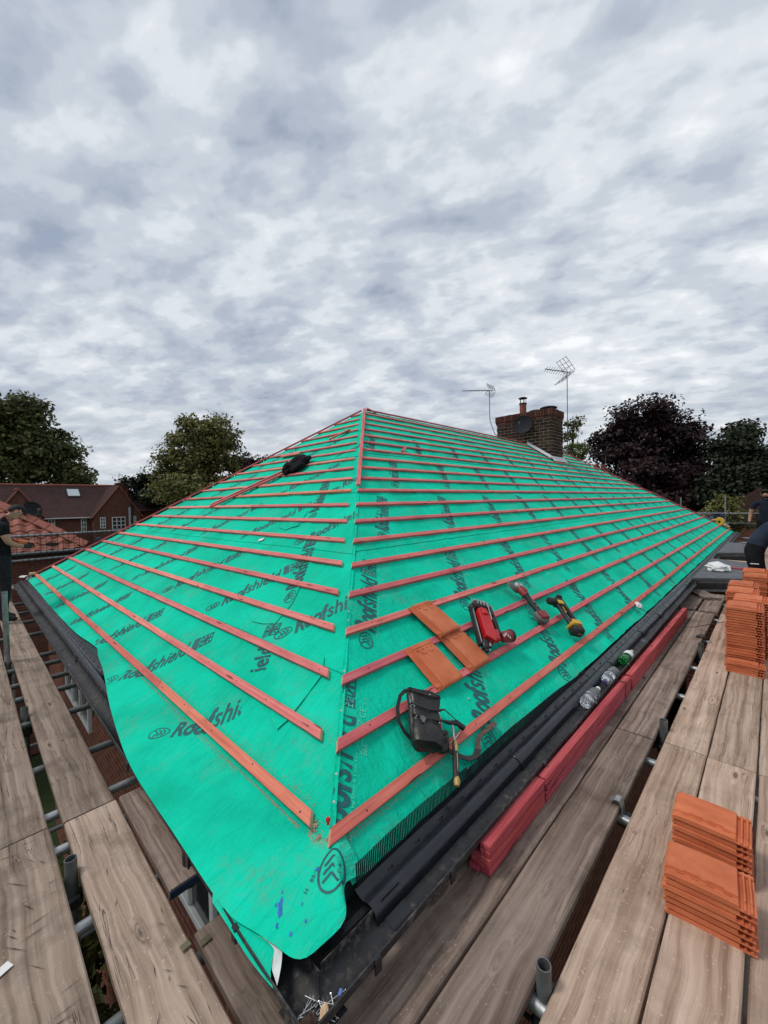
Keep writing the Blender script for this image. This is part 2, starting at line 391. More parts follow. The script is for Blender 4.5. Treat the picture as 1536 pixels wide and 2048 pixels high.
def coursebrick(name, a, b, mort, sc=1.0):
    k = NM(name, .9, spec=.15); co = k.coord(rnd=False)
    # swap axes so that courses follow height on both wall directions
    sp = k.n('ShaderNodeSeparateXYZ'); k.t.links.new(co, sp.inputs[0]); cb = k.n('ShaderNodeCombineXYZ')
    k.put(cb.inputs[0], k.math('ADD', sp.outputs[0], sp.outputs[1])); k.put(cb.inputs[1], sp.outputs[2])
    bt = k.n('ShaderNodeTexBrick'); k.t.links.new(cb.outputs[0], bt.inputs['Vector'])
    bt.inputs['Color1'].default_value = (*a, 1); bt.inputs['Color2'].default_value = (*b, 1); bt.inputs['Mortar'].default_value = (*mort, 1)
    bt.inputs['Scale'].default_value = 1.0; bt.inputs['Brick Width'].default_value = .225*sc; bt.inputs['Row Height'].default_value = .075*sc; bt.inputs['Mortar Size'].default_value = .006*sc
    f = k.noise(co, 5, 5, .65); c = k.mix(k.math('MULTIPLY', k.ramp(f, (.45, 0.), (.7, 1.)), .4), bt.outputs[0], tuple(x*.4 for x in a))
    k.col(c); k.bump(bt.outputs['Fac'], -.5, .01); return k.m
M_WALL = coursebrick('wall_brick', (.20, .062, .04), (.14, .045, .032), (.26, .19, .13))
M_WALLF = coursebrick('red_brick', (.17, .062, .042), (.115, .042, .031), (.17, .12, .095))
def rooftile(name, a, b, row=.10):
    k = NM(name, .85, spec=.2); co = k.coord(rnd=False); f = k.noise(co, 1.2, 5, .6)
    sp = k.n('ShaderNodeSeparateXYZ'); k.t.links.new(co, sp.inputs[0]); cb = k.n('ShaderNodeCombineXYZ')
    k.put(cb.inputs[0], k.math('ADD', sp.outputs[0], sp.outputs[1])); k.put(cb.inputs[1], k.math('MULTIPLY', sp.outputs[2], 1.0))
    bt = k.n('ShaderNodeTexBrick'); k.t.links.new(cb.outputs[0], bt.inputs['Vector'])
    bt.inputs['Color1'].default_value = (*a, 1); bt.inputs['Color2'].default_value = (*b, 1); bt.inputs['Mortar'].default_value = tuple(x*.3 for x in a)+(1,)
    bt.inputs['Scale'].default_value = 1.0; bt.inputs['Brick Width'].default_value = .17; bt.inputs['Row Height'].default_value = row; bt.inputs['Mortar Size'].default_value = .012
    c = k.mix(k.math('MULTIPLY', k.ramp(f, (.4, 0.), (.7, 1.)), .5), bt.outputs[0], tuple(x*.6 for x in a)); k.col(c)
    k.bump(bt.outputs['Fac'], -.6, .02); return k.m
M_RT = rooftile('plain_tile_brown', (.070, .036, .034), (.105, .052, .046))
M_LEATH = plain('black_leather', (.014, .0125, .0115), .45, var=.45, scale=14, bump=.4, wear=(.05, .043, .038))
M_BELT = plain('worn_brown_leather', (.085, .055, .038), .7, var=.4, scale=30, bump=.3, wear=(.19, .15, .12))
M_RED = plain('tool_red', (.52, .012, .016), .35, var=.12, scale=20, bump=.03, wear=(.36, .02, .02))
M_DRED = plain('tool_dark_red', (.24, .022, .026), .5, var=.3, scale=20, wear=(.16, .09, .08))
M_RUB = plain('black_rubber', (.014, .014, .015), .6, var=.3, scale=30, wear=(.05, .048, .045))
M_GREYT = plain('tool_grey', (.11, .105, .10), .6, var=.4, scale=30, wear=(.3, .28, .26))
M_YEL = plain('tool_yellow', (.62, .36, .03), .5, var=.2, scale=20, wear=(.3, .2, .06))
M_SILV = plain('cast_alloy', (.36, .36, .35), .5, .6, .25, 25, .2)
M_TAN = plain('brass_tan', (.46, .30, .10), .5, .2, .25, 20, .1)
M_CLOTHB = plain('black_cloth', (.010, .010, .013), .9, var=.35, scale=8, bump=.2, spec=.15)
M_NAVY = plain('navy_cloth', (.016, .020, .034), .9, var=.3, scale=8, bump=.2, spec=.15)
M_SLATE = plain('slate_blue_cloth', (.026, .036, .058), .9, var=.3, scale=8, bump=.2, spec=.15)
M_SKIN = plain('skin', (.42, .22, .145), .55, var=.12, scale=9, bump=.05)
M_HAIR = plain('dark_hair', (.008, .006, .005), .8, var=.4, scale=60, bump=.4)
M_PAPER = plain('white_paper', (.72, .72, .70), .8, var=.06)
def clear_plastic(name, c, alpha=.35):
    k = NM(name, .08); k.b.inputs['Base Color'].default_value = (*c, 1); k.b.inputs['Transmission Weight'].default_value = .92
    k.b.inputs['IOR'].default_value = 1.25; co = k.coord(); k.bump(k.noise(co, 60, 3), .5, .004); return k.m
M_PET = clear_plastic('clear_bottle_plastic', (.93, .95, .97)); M_PETG = clear_plastic('green_bottle_plastic', (.05, .42, .12))
M_PURP = plain('purple_cap', (.07, .035, .14), .5)
M_DUST = plain('sawdust', (.40, .31, .21), .95, var=.4, scale=200)

# ------------------------------------------------------------------ roof geometry
TH = 0.5922; CT, ST = math.cos(TH), math.sin(TH); G = 0.295
WID, LEN = 9.631, 19.983          # plan length of the lowest batten courses
NB = 20
def RW(u, s, n=0.0): return Vector((u, s*CT-n*ST, s*ST+n*CT))
def LW(u, s, n=0.0): return Vector((s*CT-n*ST, u, s*ST+n*CT))
RN, LN = Vector((0, -ST, CT)), Vector((-ST, 0, CT))
LAPS = {'R': [-9, .565, 1.63, 2.68, 3.72, 4.78], 'L': [-9, .60, 1.60, 2.60, 3.62, 4.66]}
def lapidx(face, s):
    L = LAPS[face]; i = 0
    while i+1 < len(L) and s >= L[i+1]: i += 1
    return i
def memb(face, u, s, roll=None):
    """normal offset of the underlay from the batten-top plane"""
    z = 11.3 if face == 'R' else 47.9
    n = -.0285
    n += .0050*noise.noise((u*1.9, s*2.3, z))+.0042*noise.noise((u*5.1+3, s*6.7, z+5))+.0016*noise.noise((u*13, s*15, z+7))
    n -= .0060*math.sin(math.pi*((s+.025)/G))**2*(.6+.8*noise.noise((u*.9, s*3, z+2)))
    n += .020*max(0, .16-abs(noise.noise((u*2.3-s*1.7, u*.8+s*.9, z+9))))*2.2
    k = lapidx(face, s) if roll is None else roll
    lo = LAPS[face][k]
    if k > 0:
        d = s-lo
        n += .0035*max(0., 1-max(0., d)/.22)
    if roll is not None and roll+1 < len(LAPS[face]) and s > LAPS[face][roll+1]-.01: n -= .004
    return n
FW = {'R': RW, 'L': LW}

house = empty('house', 'house being re-roofed, green underlay and pink battens over brick walls', 'house')
# closed dark deck under the membrane
EV = -.15                                         # eaves line in plan (both faces)
sE = EV/CT; sR = (WID/2)/CT
zo = -.055
mb = MB()
a = RW(EV, sE, zo); b = RW(LEN-EV, sE, zo); c = Vector((LEN-EV, WID-EV, a.z)); d = Vector((EV, WID-EV, a.z))
r1 = Vector((WID/2, WID/2, RW(0, sR, zo).z)); r2 = Vector((LEN-WID/2, WID/2, r1.z))
lo_ = Vector((0, 0, -.06))
mb.add([a, b, c, d, r1, r2, a+lo_, b+lo_, c+lo_, d+lo_], [(0, 1, 5, 4), (3, 0, 4), (2, 3, 4, 5), (1, 2, 5), (0, 6, 7, 1), (1, 7, 8, 2), (2, 8, 9, 3), (3, 9, 6, 0), (6, 9, 8, 7)])
M_DECK = plain('dark_deck', (.02, .05, .045), .9)
roof = mb.build('roof', M_DECK, house)

# --- underlay sheets, one per roll
def steps(a, b, near, d0, grow):
    xs = [a]; d = d0
    while xs[-1] < b-1e-6:
        x = xs[-1]; st = d0*(1+max(0, x-near)*grow); xs.append(min(b, x+st))
    return xs
def sheet(face, k):
    L = LAPS[face]; W2 = LEN if face == 'R' else WID
    slo = L[k]; shi = min(sR-.002, (L[k+1]+.05) if k+1 < len(L) else sR)
    rows = []
    if k == 0: ss = None
    ns = 34 if k < 2 else 26
    edge = lambda u: (-.192+.011*noise.noise((u*2.1, 3.3, 1))+.006*noise.noise((u*9, 1, 1))) if face == 'R' else 0.0
    if k == 0: u0 = -.02 if face == 'R' else 0.0
    else: u0 = slo*CT
    us = steps(max(u0, 0 if k else u0), W2-max(u0, 0), 2.5, .035 if k < 2 else .06, .22)
    for u in us:
        if k == 0: lo = edge(u) if face == 'R' else -.06
        else: lo = slo+.006*noise.noise((u*1.3, k*7, 2))
        hi = min(shi, u/CT, (W2-u)/CT)
        if hi < lo+.001: hi = lo+.001
        row = []
        for i in range(ns+1):
            s = lo+(hi-lo)*i/ns
            row.append(FW[face](u, s, memb(face, u, s, k)))
        rows.append(row)
    m = MB(); m.grid(rows, flip=(face == 'R'))
    o = m.build('underlay_sheet', M_UNDF[face], roof, smooth=True, recalc=False)
    return o
for f_ in 'RL':
    for k in range(len(LAPS[f_])): sheet(f_, k)

# --- left eaves: the free lower edge hangs over the gutter and lifts at the corner
edge_pts = [((9.62), (-.150, 9.60, -.118)), ((8.0), (-.152, 8.0, -.118)), ((6.3), (-.160, 6.3, -.122)), ((4.5), (-.150, 4.5, -.116)), ((3.64), (-.118, 3.60, -.088)),
            ((3.45), (-.150, 3.38, -.10)), ((3.2), (-.178, 3.1, -.112)), ((2.85), (-.215, 2.80, -.118)), ((2.3), (-.315, 2.12, -.128)), ((1.5), (-.392, 1.326, -.139)),
            ((.75), (-.394, .617, -.139)), ((.30), (-.388, .10, -.139)), ((.20), (-.352, -.036, -.137)), ((.13), (-.334, -.101, -.135)), ((.07), (-.302, -.212, -.128)), ((.03), (-.222, -.240, -.115)), ((.0), (-.142, -.246, -.095)), ((-.06), (-.076, -.165, -.083)), ((-.10), (-.02, -.150, -.102)), ((-.14), (.035, -.155, -.122))]
def epos(u):
    q = edge_pts[::-1]
    for i in range(len(q)-1):
        if q[i][0] <= u <= q[i+1][0]:
            t = (u-q[i][0])/(q[i+1][0]-q[i][0]); p1, p2 = Vector(q[i][1]), Vector(q[i+1][1]); p0 = Vector(q[max(0, i-1)][1]); p3 = Vector(q[min(len(q)-1, i+2)][1])
            d1, d2 = (p2-p0), (p3-p1); k_ = (p2-p1).length
            d1 = d1.normalized()*k_ if d1.length > 0 else d1; d2 = d2.normalized()*k_ if d2.length > 0 else d2
            return p1*(2*t**3-3*t*t+1)+d1*(t**3-2*t*t+t)+p2*(3*t*t-2*t**3)+d2*(t**3-t*t)
    return Vector(q[-1][1] if u > q[-1][0] else q[0][1])
rows = []
us = []; u = -.14
while u < 9.62:
    us.append(u); u += .01 if u < .32 else (.05 if u < 3.8 else .12)
us.append(9.62)
for u in us:
    if u >= 0:
        S = LW(u, -.055, memb('L', u, -.055, 0)) if u > .0 else LW(0, 0, -.028)
        if u < .06: S = LW(u, -.055, -.026).lerp(Vector((-.02, -.02, -.032)), 1-u/.06)
    else:
        S = Vector((-.02, -.02, -.032)).lerp(RW(.045, -.015, -.0235), min(1, -u/.14))
    E_ = epos(u); row = []
    for i in range(13):
        t = i/12
        p = E_.lerp(S, t)
        bulge = .012*math.sin(math.pi*t)*(1 if u < 3.4 else .2)
        p = p+Vector((-.3*bulge, 0, bulge*(1 if u < 1.6 else .6)))+Vector((0, 0, 1))*(.005*noise.noise((u*4, t*3, 8))+.006*noise.noise((u*1.7, t*1.2, 3)))*(1-t)*1.0
        row.append(p)
    rows.append(row)
m = MB(); m.grid(rows)
o = m.build('underlay_flap', M_UND, roof, smooth=True, recalc=False)
o['label'] = 'loose green lower edge of the underlay drooping over the gutter'
from mathutils.bvhtree import BVHTree
_fv = [p for r_ in rows for p in r_]; _k = len(rows[0])
FLAPT = BVHTree.FromPolygons(_fv, [(i*_k+j, i*_k+j+1, (i+1)*_k+j+1, (i+1)*_k+j) for i in range(len(rows)-1) for j in range(_k-1)])
def drop(x, y, off=.0016):
    h = FLAPT.ray_cast(Vector((x, y, 2)), Vector((0, 0, -1)))
    return h[0]+h[1]*off*(1 if h[1].z > 0 else -1) if h[0] is not None else None
# lower fold at the corner: pale back shows
rows = []
for i in range(15):
    t = i/14
    top = Vector((-.394, .22, -.138)).lerp(Vector((-.330, -.105, -.146)), t)
    bot = Vector((-.398, .15, -.140)).lerp(Vector((-.396, -.205, -.142)), t)+Vector((-.006*math.sin(t*math.pi), 0, -.012*math.sin(t*math.pi)))
    rows.append([top.lerp(bot, j/6)+Vector((-.012*math.sin(math.pi*j/6), .004*math.sin(t*5), -.004*math.sin(math.pi*j/6))) for j in range(7)])
m = MB(); m.grid(rows); m.build('underlay_fold', M_UND, roof, smooth=True, recalc=False)
rows = []
for i in range(9):
    t = i/8
    a_ = Vector((-.352, -.03, -.144)).lerp(Vector((-.312, -.125, -.143)), t); b_ = Vector((-.347, -.07, -.158)).lerp(Vector((-.380, -.205, -.150)), t)
    rows.append([a_.lerp(b_, j/5)+Vector((.006*math.sin(math.pi*j/5), 0, 0)) for j in range(6)])
m = MB(); m.grid(rows); m.build('underlay_back', M_UNDB, roof, smooth=True, recalc=False)

# --- wrapped laps near the hip: edges of the sheets folded round from the long face
def flap(face, outline, lift=.006, name='underlay_lap'):
    """outline: (u, s) ring; fan from centroid in rings so that the rim can curl"""
    cu = sum(p[0] for p in outline)/len(outline); cs = sum(p[1] for p in outline)/len(outline)
    P = []
    N = len(outline); R = []
    for i in range(N):                                   # smooth the ring
        p0, p1 = outline[i], outline[(i+1) % N]
        for t in (0, .25, .5, .75): R.append((p0[0]+(p1[0]-p0[0])*t, p0[1]+(p1[1]-p0[1])*t))
    N = len(R); V = []; F = []
    fr = [0, .3, .55, .75, .88, .96, 1.0]
    for q, fq in enumerate(fr):
        for (pu, ps) in R:
            u = cu+(pu-cu)*fq; s = cs+(ps-cs)*fq
            n = memb(face, u, s)+.0022+(lift*((fq-.75)/.25)**2*(.4+.9*abs(noise.noise((pu*5, ps*5, 2)))) if fq > .75 else 0)
            V.append(FW[face](u, s, n))
    for q in range(len(fr)-1):
        for i in range(N):
            F.append((q*N+i, q*N+(i+1) % N, (q+1)*N+(i+1) % N, (q+1)*N+i))
    m = MB(); m.add(V, F); return m.build(name, M_UND, roof, smooth=True, recalc=True)
flap('L', [(.66, .56), (.645, .24), (.67, .175), (.76, .20), (.90, .30), (1.02, .42), (1.12, .60), (.95, .70), (.75, .65)], .010)
flap('L', [(1.46, .745), (1.60, .71), (1.76, .70), (1.98, .78), (2.12, .93), (1.95, 1.15), (1.62, 1.2), (1.5, .95)], .009)
flap('L', [(2.6, 1.95), (2.75, 1.86), (2.95, 1.9), (3.0, 2.1), (2.75, 2.25)], .012)

# --- printing on the underlay
def text2d(body, size, shear=0.0, bold=0.0, align='LEFT'):
    cu = bpy.data.curves.new('t', 'FONT'); cu.body = body; cu.size = size; cu.shear = shear; cu.offset = bold; cu.align_x = align; cu.resolution_u = 3
    ob = bpy.data.objects.new('t', cu); COL.objects.link(ob)
    dg = bpy.context.evaluated_depsgraph_get(); me = bpy.data.meshes.new_from_object(ob.evaluated_get(dg))
    bm = bmesh.new(); bm.from_mesh(me); bmesh.ops.remove_doubles(bm, verts=bm.verts, dist=1e-5)
    v_ = [(p.co.x, p.co.y) for p in bm.verts]; bm.verts.index_update(); f = [tuple(q.index for q in fc.verts) for fc in bm.faces]
    bm.free(); bpy.data.objects.remove(ob); bpy.data.meshes.remove(me); bpy.data.curves.remove(cu)
    return v_, f
def t_fit(tf, x0, x1, y0, ys=None):
    v_, f = tf; mn = min(p[0] for p in v_); mx = max(p[0] for p in v_); k = (x1-x0)/(mx-mn); ky = ys or k
    return [(x0+(p[0]-mn)*k, y0+p[1]*ky) for p in v_], f
def ring2d(cx, cy, rx, ry, th, n=26, tear=0.0):
    V = []; F = []
    for k in range(n):
        a_ = 2*math.pi*k/n; q = 1+tear*math.cos(a_)
        for d_ in (0, 1): V.append((cx+(rx-d_*th)*math.cos(a_), cy+(ry*q-d_*th)*math.sin(a_)))
    for k in range(n):
        j = (k+1) % n; F.append((2*k, 2*j, 2*j+1, 2*k+1))
    return V, F
def bar2d(a_, b_, w_):
    d_ = Vector((b_[0]-a_[0], b_[1]-a_[1])).normalized(); p = Vector((-d_.y, d_.x))*w_/2
    n = max(1, int(math.hypot(b_[0]-a_[0], b_[1]-a_[1])/.03)); V = []; F = []
    for i in range(n+1):
        t = i/n; x, y = a_[0]+(b_[0]-a_[0])*t, a_[1]+(b_[1]-a_[1])*t; V += [(x+p.x, y+p.y), (x-p.x, y-p.y)]
    for i in range(n): F.append((2*i, 2*i+1, 2*i+3, 2*i+2))
    return V, F
def merge(*parts):
    V = []; F = []
    for v_, f in parts:
        o_ = len(V); V += v_; F += [tuple(i+o_ for i in q) for q in f]
    return V, F
def rot90(tf): return [(-y, x) for x, y in tf[0]], tf[1]
def shift(tf, dx, dy): return [(x+dx, y+dy) for x, y in tf[0]], tf[1]
H_ = .118
TX_ROOF = t_fit(text2d('Roof', 1, .22, .036), .095, .375, -.06, .21)
TX_SHIELD = t_fit(text2d('shield', 1, .22, .012), .358, .715, -.06, .21)
LOGO = merge(ring2d(0, 0, .075, .052, .008, tear=-.10), *[merge(bar2d((x-.018, -.03), (x+.012, .0), .009), bar2d((x+.012, .0), (x-.018, .03), .009)) for x in (-.022, .006, .034)])
REG = t_fit(text2d('®', 1), .712, .732, .05)
bx0, bx1 = .745, .80
FLAG = merge(*[bar2d(p, q, w_) for p, q, w_ in [((.815, -.045), (.815, .085), .006), ((.93, -.045), (.93, .085), .006), ((.815, -.042), (.93, -.042), .006), ((.815, .082), (.93, .082), .006), ((.8725, -.04), (.8725, .08), .016), ((.818, .02), (.928, .02), .016), ((.82, -.038), (.865, .008), .008), ((.88, .032), (.925, .078), .008), ((.82, .078), (.865, .032), .008), ((.88, .008), (.925, -.038), .008), ((.84, -.042), (.84, .082), .004), ((.905, -.042), (.905, .082), .004)]])
def boxtext():
    V = []; F = []; n1, n2 = 6, 8
    for i in range(n1+1):
        for j in range(n2+1): V.append((bx0+(bx1-bx0)*i/n1, -.05+.14*j/n2))
    for i in range(n1):
        for j in range(n2): a_ = i*(n2+1)+j; F.append((a_, a_+1, a_+n2+2, a_+n2+1))
    return V, F
BOX = boxtext()
MADE = merge(shift(rot90(t_fit(text2d('MADE', 1), -.04, .082, 0, .034)), .768, 0), shift(rot90(t_fit(text2d('IN THE UK', 1), -.04, .082, 0, .026)), .795, 0))
DARK = merge(LOGO, TX_ROOF, TX_SHIELD, FLAG, BOX)
DARKN = merge(LOGO, TX_ROOF, TX_SHIELD, REG, FLAG, BOX)
PALE = merge(MADE)
SMALL = merge(t_fit(text2d('Manufactured by Don & Low Ltd', 1), .06, .50, -.085, .020), shift(rot90(t_fit(text2d('UK', 1), 0, .030, 0)), .80, -.125), shift(rot90(t_fit(text2d('CA', 1), 0, .030, 0)), .828, -.125), t_fit(text2d('CE', 1), .70, .76, -.115),
              bar2d((.63, -.075), (.68, -.075), .004), bar2d((.63, -.075), (.655, -.115), .004), bar2d((.68, -.075), (.655, -.115), .004), t_fit(text2d('5', 1), .648, .662, -.098), t_fit(text2d('BBA', 1), .50, .56, -.135), bar2d((.50, -.105), (.60, -.105), .003), bar2d((.50, -.105), (.56, -.065), .003), bar2d((.60, -.105), (.56, -.065), .003))
PHI = R_(48)
def place_print(face, u0, s0, tf, mat, off=.0032, e1=None, pos=None, smax=None):
    if e1 is None: e1 = (math.cos(PHI), math.sin(PHI)) if face == 'R' else (-math.cos(PHI), math.sin(PHI))
    e2 = (-e1[1], e1[0]) if face == 'R' else (e1[1], -e1[0])
    W2 = LEN if face == 'R' else WID; V = []; ok = []
    for t, h in tf[0]:
        u = u0+t*e1[0]+h*e2[0]; s = s0+t*e1[1]+h*e2[1]
        inside = (u/CT > s+.004) and ((W2-u)/CT > s+.004) and (s > -.18 or face == 'L') and s < sR-.02
        if face == 'L' and s < -.05:
            q = LW(u, s, 0); p = drop(q.x, q.y)
            V.append(p if p is not None else q); ok.append(p is not None); continue
        V.append(FW[face](u, s, memb(face, u, s)+off)); ok.append(inside)
    F = [f for f in tf[1] if all(ok[i] for i in f)]
    if not F: return
    used = sorted({i for f in F for i in f}); rm = {a_: b_ for b_, a_ in enumerate(used)}
    m = MB(); m.add([V[i] for i in used], [tuple(rm[i] for i in f) for f in F])
    return m.build('lettering', mat, roof, recalc=False)
rowsR = [(-.09, -.12), (-.375, .765), (-.51, 1.80), (-.60, 2.80), (-.2, 3.84)]
for (x0, s0) in rowsR:
    j = 0
    while x0+j*1.195 < LEN:
        u = x0+j*1.195; near = u < 2.6 and s0 < 1
        place_print('R', u, s0, DARKN if near else DARK, M_INK)
        if near:
            place_print('R', u, s0, PALE, M_INKP, .0042); place_print('R', u, s0, SMALL, M_INKP, .0032)
        j += 1
rowsL = [(1.44, -.245), (1.30, .705), (1.05, 1.70), (1.5, 2.72), (1.2, 3.74)]
for (y0, s0) in rowsL:
    j = 0
    while y0+j*1.21 < WID+.6:
        u = y0+j*1.21
        if not (s0 < 0 and j == 0): place_print('L', u, s0, DARK, M_INK)
        else: place_print('L', u, s0, merge(LOGO, TX_ROOF, (TX_SHIELD[0], [f for f in TX_SHIELD[1] if max(TX_SHIELD[0][i][0] for i in f) < .56])), M_INK)
        j += 1
e1f = (.56, .83)
place_print('L', 1.60, 1.02, DARK, M_INK, .0060, e1=e1f)
place_print('L', .93, -.02, (TX_SHIELD[0]+FLAG[0], [f for f in TX_SHIELD[1] if min(TX_SHIELD[0][i][0] for i in f) > .48]+[tuple(i+len(TX_SHIELD[0]) for i in f) for f in FLAG[1]]), M_INK, .0062, e1=e1f)
place_print('L', 2.55, 2.15, DARK, M_INK, .006, e1=e1f)
# batch number and chalk smears on the loose corner
def chalk(c_, rad, seed):
    random.seed(seed); V = [c_]; F = []; n = 13
    for k in range(n): 
        a_ = 2*math.pi*k/n; r_ = rad*(.45+.75*random.random()); V.append((c_[0]+r_*math.cos(a_)*1.5, c_[1]+r_*math.sin(a_)*.8))
    for k in range(n): F.append((0, 1+k, 1+(k+1) % n))
    return V, F
def flap_print(tf, c_, ang, mat, name):
    V = []; ca, sa = math.cos(ang), math.sin(ang)
    for x, y in tf[0]:
        p = drop(c_[0]+x*ca-y*sa, c_[1]+x*sa+y*ca, .0018)
        V.append(p)
    F = [f for f in tf[1] if all(V[i] is not None for i in f)]
    if not F: return
    V = [p if p is not None else Vector((0, 0, -.5)) for p in V]; used = sorted({i for f in F for i in f}); rm = {a_: b_ for b_, a_ in enumerate(used)}
    m = MB(); m.add([V[i] for i in used], [tuple(rm[i] for i in f) for f in F]); m.build(name, mat, roof, recalc=False)
flap_print(LOGO, (-.085, -.105), R_(42), M_INK, 'lettering')
flap_print(t_fit(text2d('H   89/26', 1, .1), -.045, .045, 0, .024), (-.145, -.075), R_(18), M_INK, 'lettering')
for i, (x, y, r_) in enumerate([(-.262, -.035, .013), (-.274, -.05, .011), (-.25, -.025, .007), (-.30, -.075, .006), (-.285, -.135, .006), (-.235, -.15, .005), (-.215, -.10, .004), (-.235, -.005, .004), (-.115, -.055, .007), (-.10, -.09, .005), (-.27, -.02, .005)]):
    flap_print(chalk((0, 0), r_, 50+i), (x, y), R_(60), M_BLUE, 'chalk_mark')
# --- battens
def mitre(u_lo_dir, face, k, ua, ub, mat, jitter=True):
    """one length of batten, course k from plan ua to ub; ua/ub None means the mitred hip end"""
    W2 = LEN if face == 'R' else WID; s1 = k*G; s0 = s1-.05; m = MB()
    gap = -.0045 if face == 'R' else .138
    n0, n1 = -.026, 0.0
    def X(end, s, which):
        if end is not None: return end
        if which == 0: return s*CT+gap
        return W2-s*CT
    P = []
    for wh, end in ((0, ua), (1, ub)):
        for s, n in ((s0, n0), (s0, n1), (s1, n1), (s1, n0)): P.append((X(end, s, wh), s, n))
    W_ = FW[face]; wp = [W_(*p) for p in P]; cx = sum((p for p in wp), Vector())/8
    # local frame: X along the batten
    ex = Vector((1, 0, 0)) if face == 'R' else Vector((0, 1, 0)); ez = RN if face == 'R' else LN; ey = ez.cross(ex)
    M = Matrix((ex, ey, ez)).transposed().to_4x4(); M.translation = cx; Mi = M.inverted()
    lp = [Mi @ p for p in wp]
    bm = bmesh.new(); vv = [bm.verts.new(p) for p in lp]
    for f in [(0, 1, 2, 3), (7, 6, 5, 4), (0, 4, 5, 1), (1, 5, 6, 2), (2, 6, 7, 3), (3, 7, 4, 0)]: bm.faces.new([vv[i] for i in f])
    bmesh.ops.recalc_face_normals(bm, faces=bm.faces)
    for f in bm.faces: f.material_index = 1 if abs(f.normal.x) > .5 and abs(f.normal.z) < .3 else 0
    bmesh.ops.bevel(bm, geom=bm.edges[:], offset=.0016, segments=1, affect='EDGES')
    me = bpy.data.meshes.new('batten'); bm.to_mesh(me); bm.free(); me.materials.append(mat); me.materials.append(M_CUT)
    if jitter:
        a_ = random.uniform(-.0011, .0011)
        M = M @ Matrix.Rotation(a_, 4, 'Z'); M.translation += ez*random.uniform(0, .002)+ey*random.uniform(-.003, .003)
    return link('batten', me, roof, M=M)
random.seed(11)
for face in 'RL':
    W2 = LEN if face == 'R' else WID
    for k in range(NB):
        a_ = k*G*CT+.0; b_ = W2-k*G*CT
        if b_-a_ < .3: continue
        cuts = []; x = a_+random.uniform(1.9, 4.6)
        while x < b_-.6: cuts.append(x); x += 4.8
        if face == 'R' and k >= 15:                     # battens stop at the stack
            pass
        ends = [None]+[c_ for c_ in cuts for _ in (0, 1)]+[None]
        for i in range(0, len(ends), 2):
            ua, ub = ends[i], ends[i+1]
            if ua is not None: ua += .003
            if face == 'R': mt = M_BATO if (k == 0) else M_BATR
            else: mt = M_BATO if k in (0, 9) else M_BATL
            segs = [(ua, ub)]
            if face == 'R' and 2.55 < k*G*ST and k*G*CT > 3.80:            # cut round the chimney
                xa = ua if ua is not None else k*G*CT; xb = ub if ub is not None else W2-k*G*CT
                if xa < 12.12 < xb or xa < 13.25 < xb or (12.12 <= xa and xb <= 13.25):
                    segs = []
                    if xa < 12.12: segs.append((ua, 12.10))
                    if xb > 13.25: segs.append((13.28, ub))
            for sa, sb in segs: mitre(0, face, k, sa, sb, mt)
# hip battens: the near one lies over the upper courses, the far hips show only as a thin edge
def along(p0, p1, wid, th, nrm, mat, name='hip_batten', par=None, ch=.0016):
    p0, p1 = Vector(p0), Vector(p1); ex = (p1-p0).normalized(); ez = (Vector(nrm)-ex*ex.dot(Vector(nrm))).normalized(); ey = ez.cross(ex)
    M = Matrix((ex, ey, ez)).transposed().to_4x4(); M.translation = (p0+p1)/2
    m = MB(); m.box((0, 0, 0), ((p1-p0).length, wid, th), ch=ch); return m.build(name, mat, par, M=M)
hipn = (RN+LN).normalized()
hp = lambda s, n=0.0: Vector((s*CT, s*CT, s*ST))+Vector((0, 0, n))
along(hp(9.05*G, .030), hp(19.55*G, .030), .048, .025, hipn, M_BATR, par=roof)
farhip = lambda s, n: Vector((s*CT, WID-s*CT, s*ST))+Vector((0, 0, n))
along(farhip(-.12, .012), farhip(9.9*G, .012), .048, .025, (-ST, ST, 2*CT), M_BATR, par=roof); along(farhip(9.92*G, .012), farhip(19.5*G, .012), .048, .025, (-ST, ST, 2*CT), M_BATR, par=roof)
farR = lambda s, n: Vector((LEN-s*CT, s*CT, s*ST))+Vector((0, 0, n))
along(farR(-.1, .012), farR(9.8*G, .012), .048, .025, (ST, -ST, 2*CT), M_BATR, par=roof); along(farR(9.82*G, .012), farR(19.5*G, .012), .048, .025, (ST, -ST, 2*CT), M_BATR, par=roof)
rz = r1.z+.048
for x0, x1 in ((WID/2+.05, 9.3), (9.31, 12.15), (13.25, LEN-WID/2)):
    along((x0, WID/2, rz), (x1, WID/2, rz), .05, .025, (0, 0, 1), M_BATR, 'ridge_batten', roof)
along((WID/2+.03, WID/2-.05, rz+.02), (WID/2+.30, WID/2-.02, rz-.03), .07, .025, (-.3, -.5, .8), M_BATR, 'batten_offcut', roof)
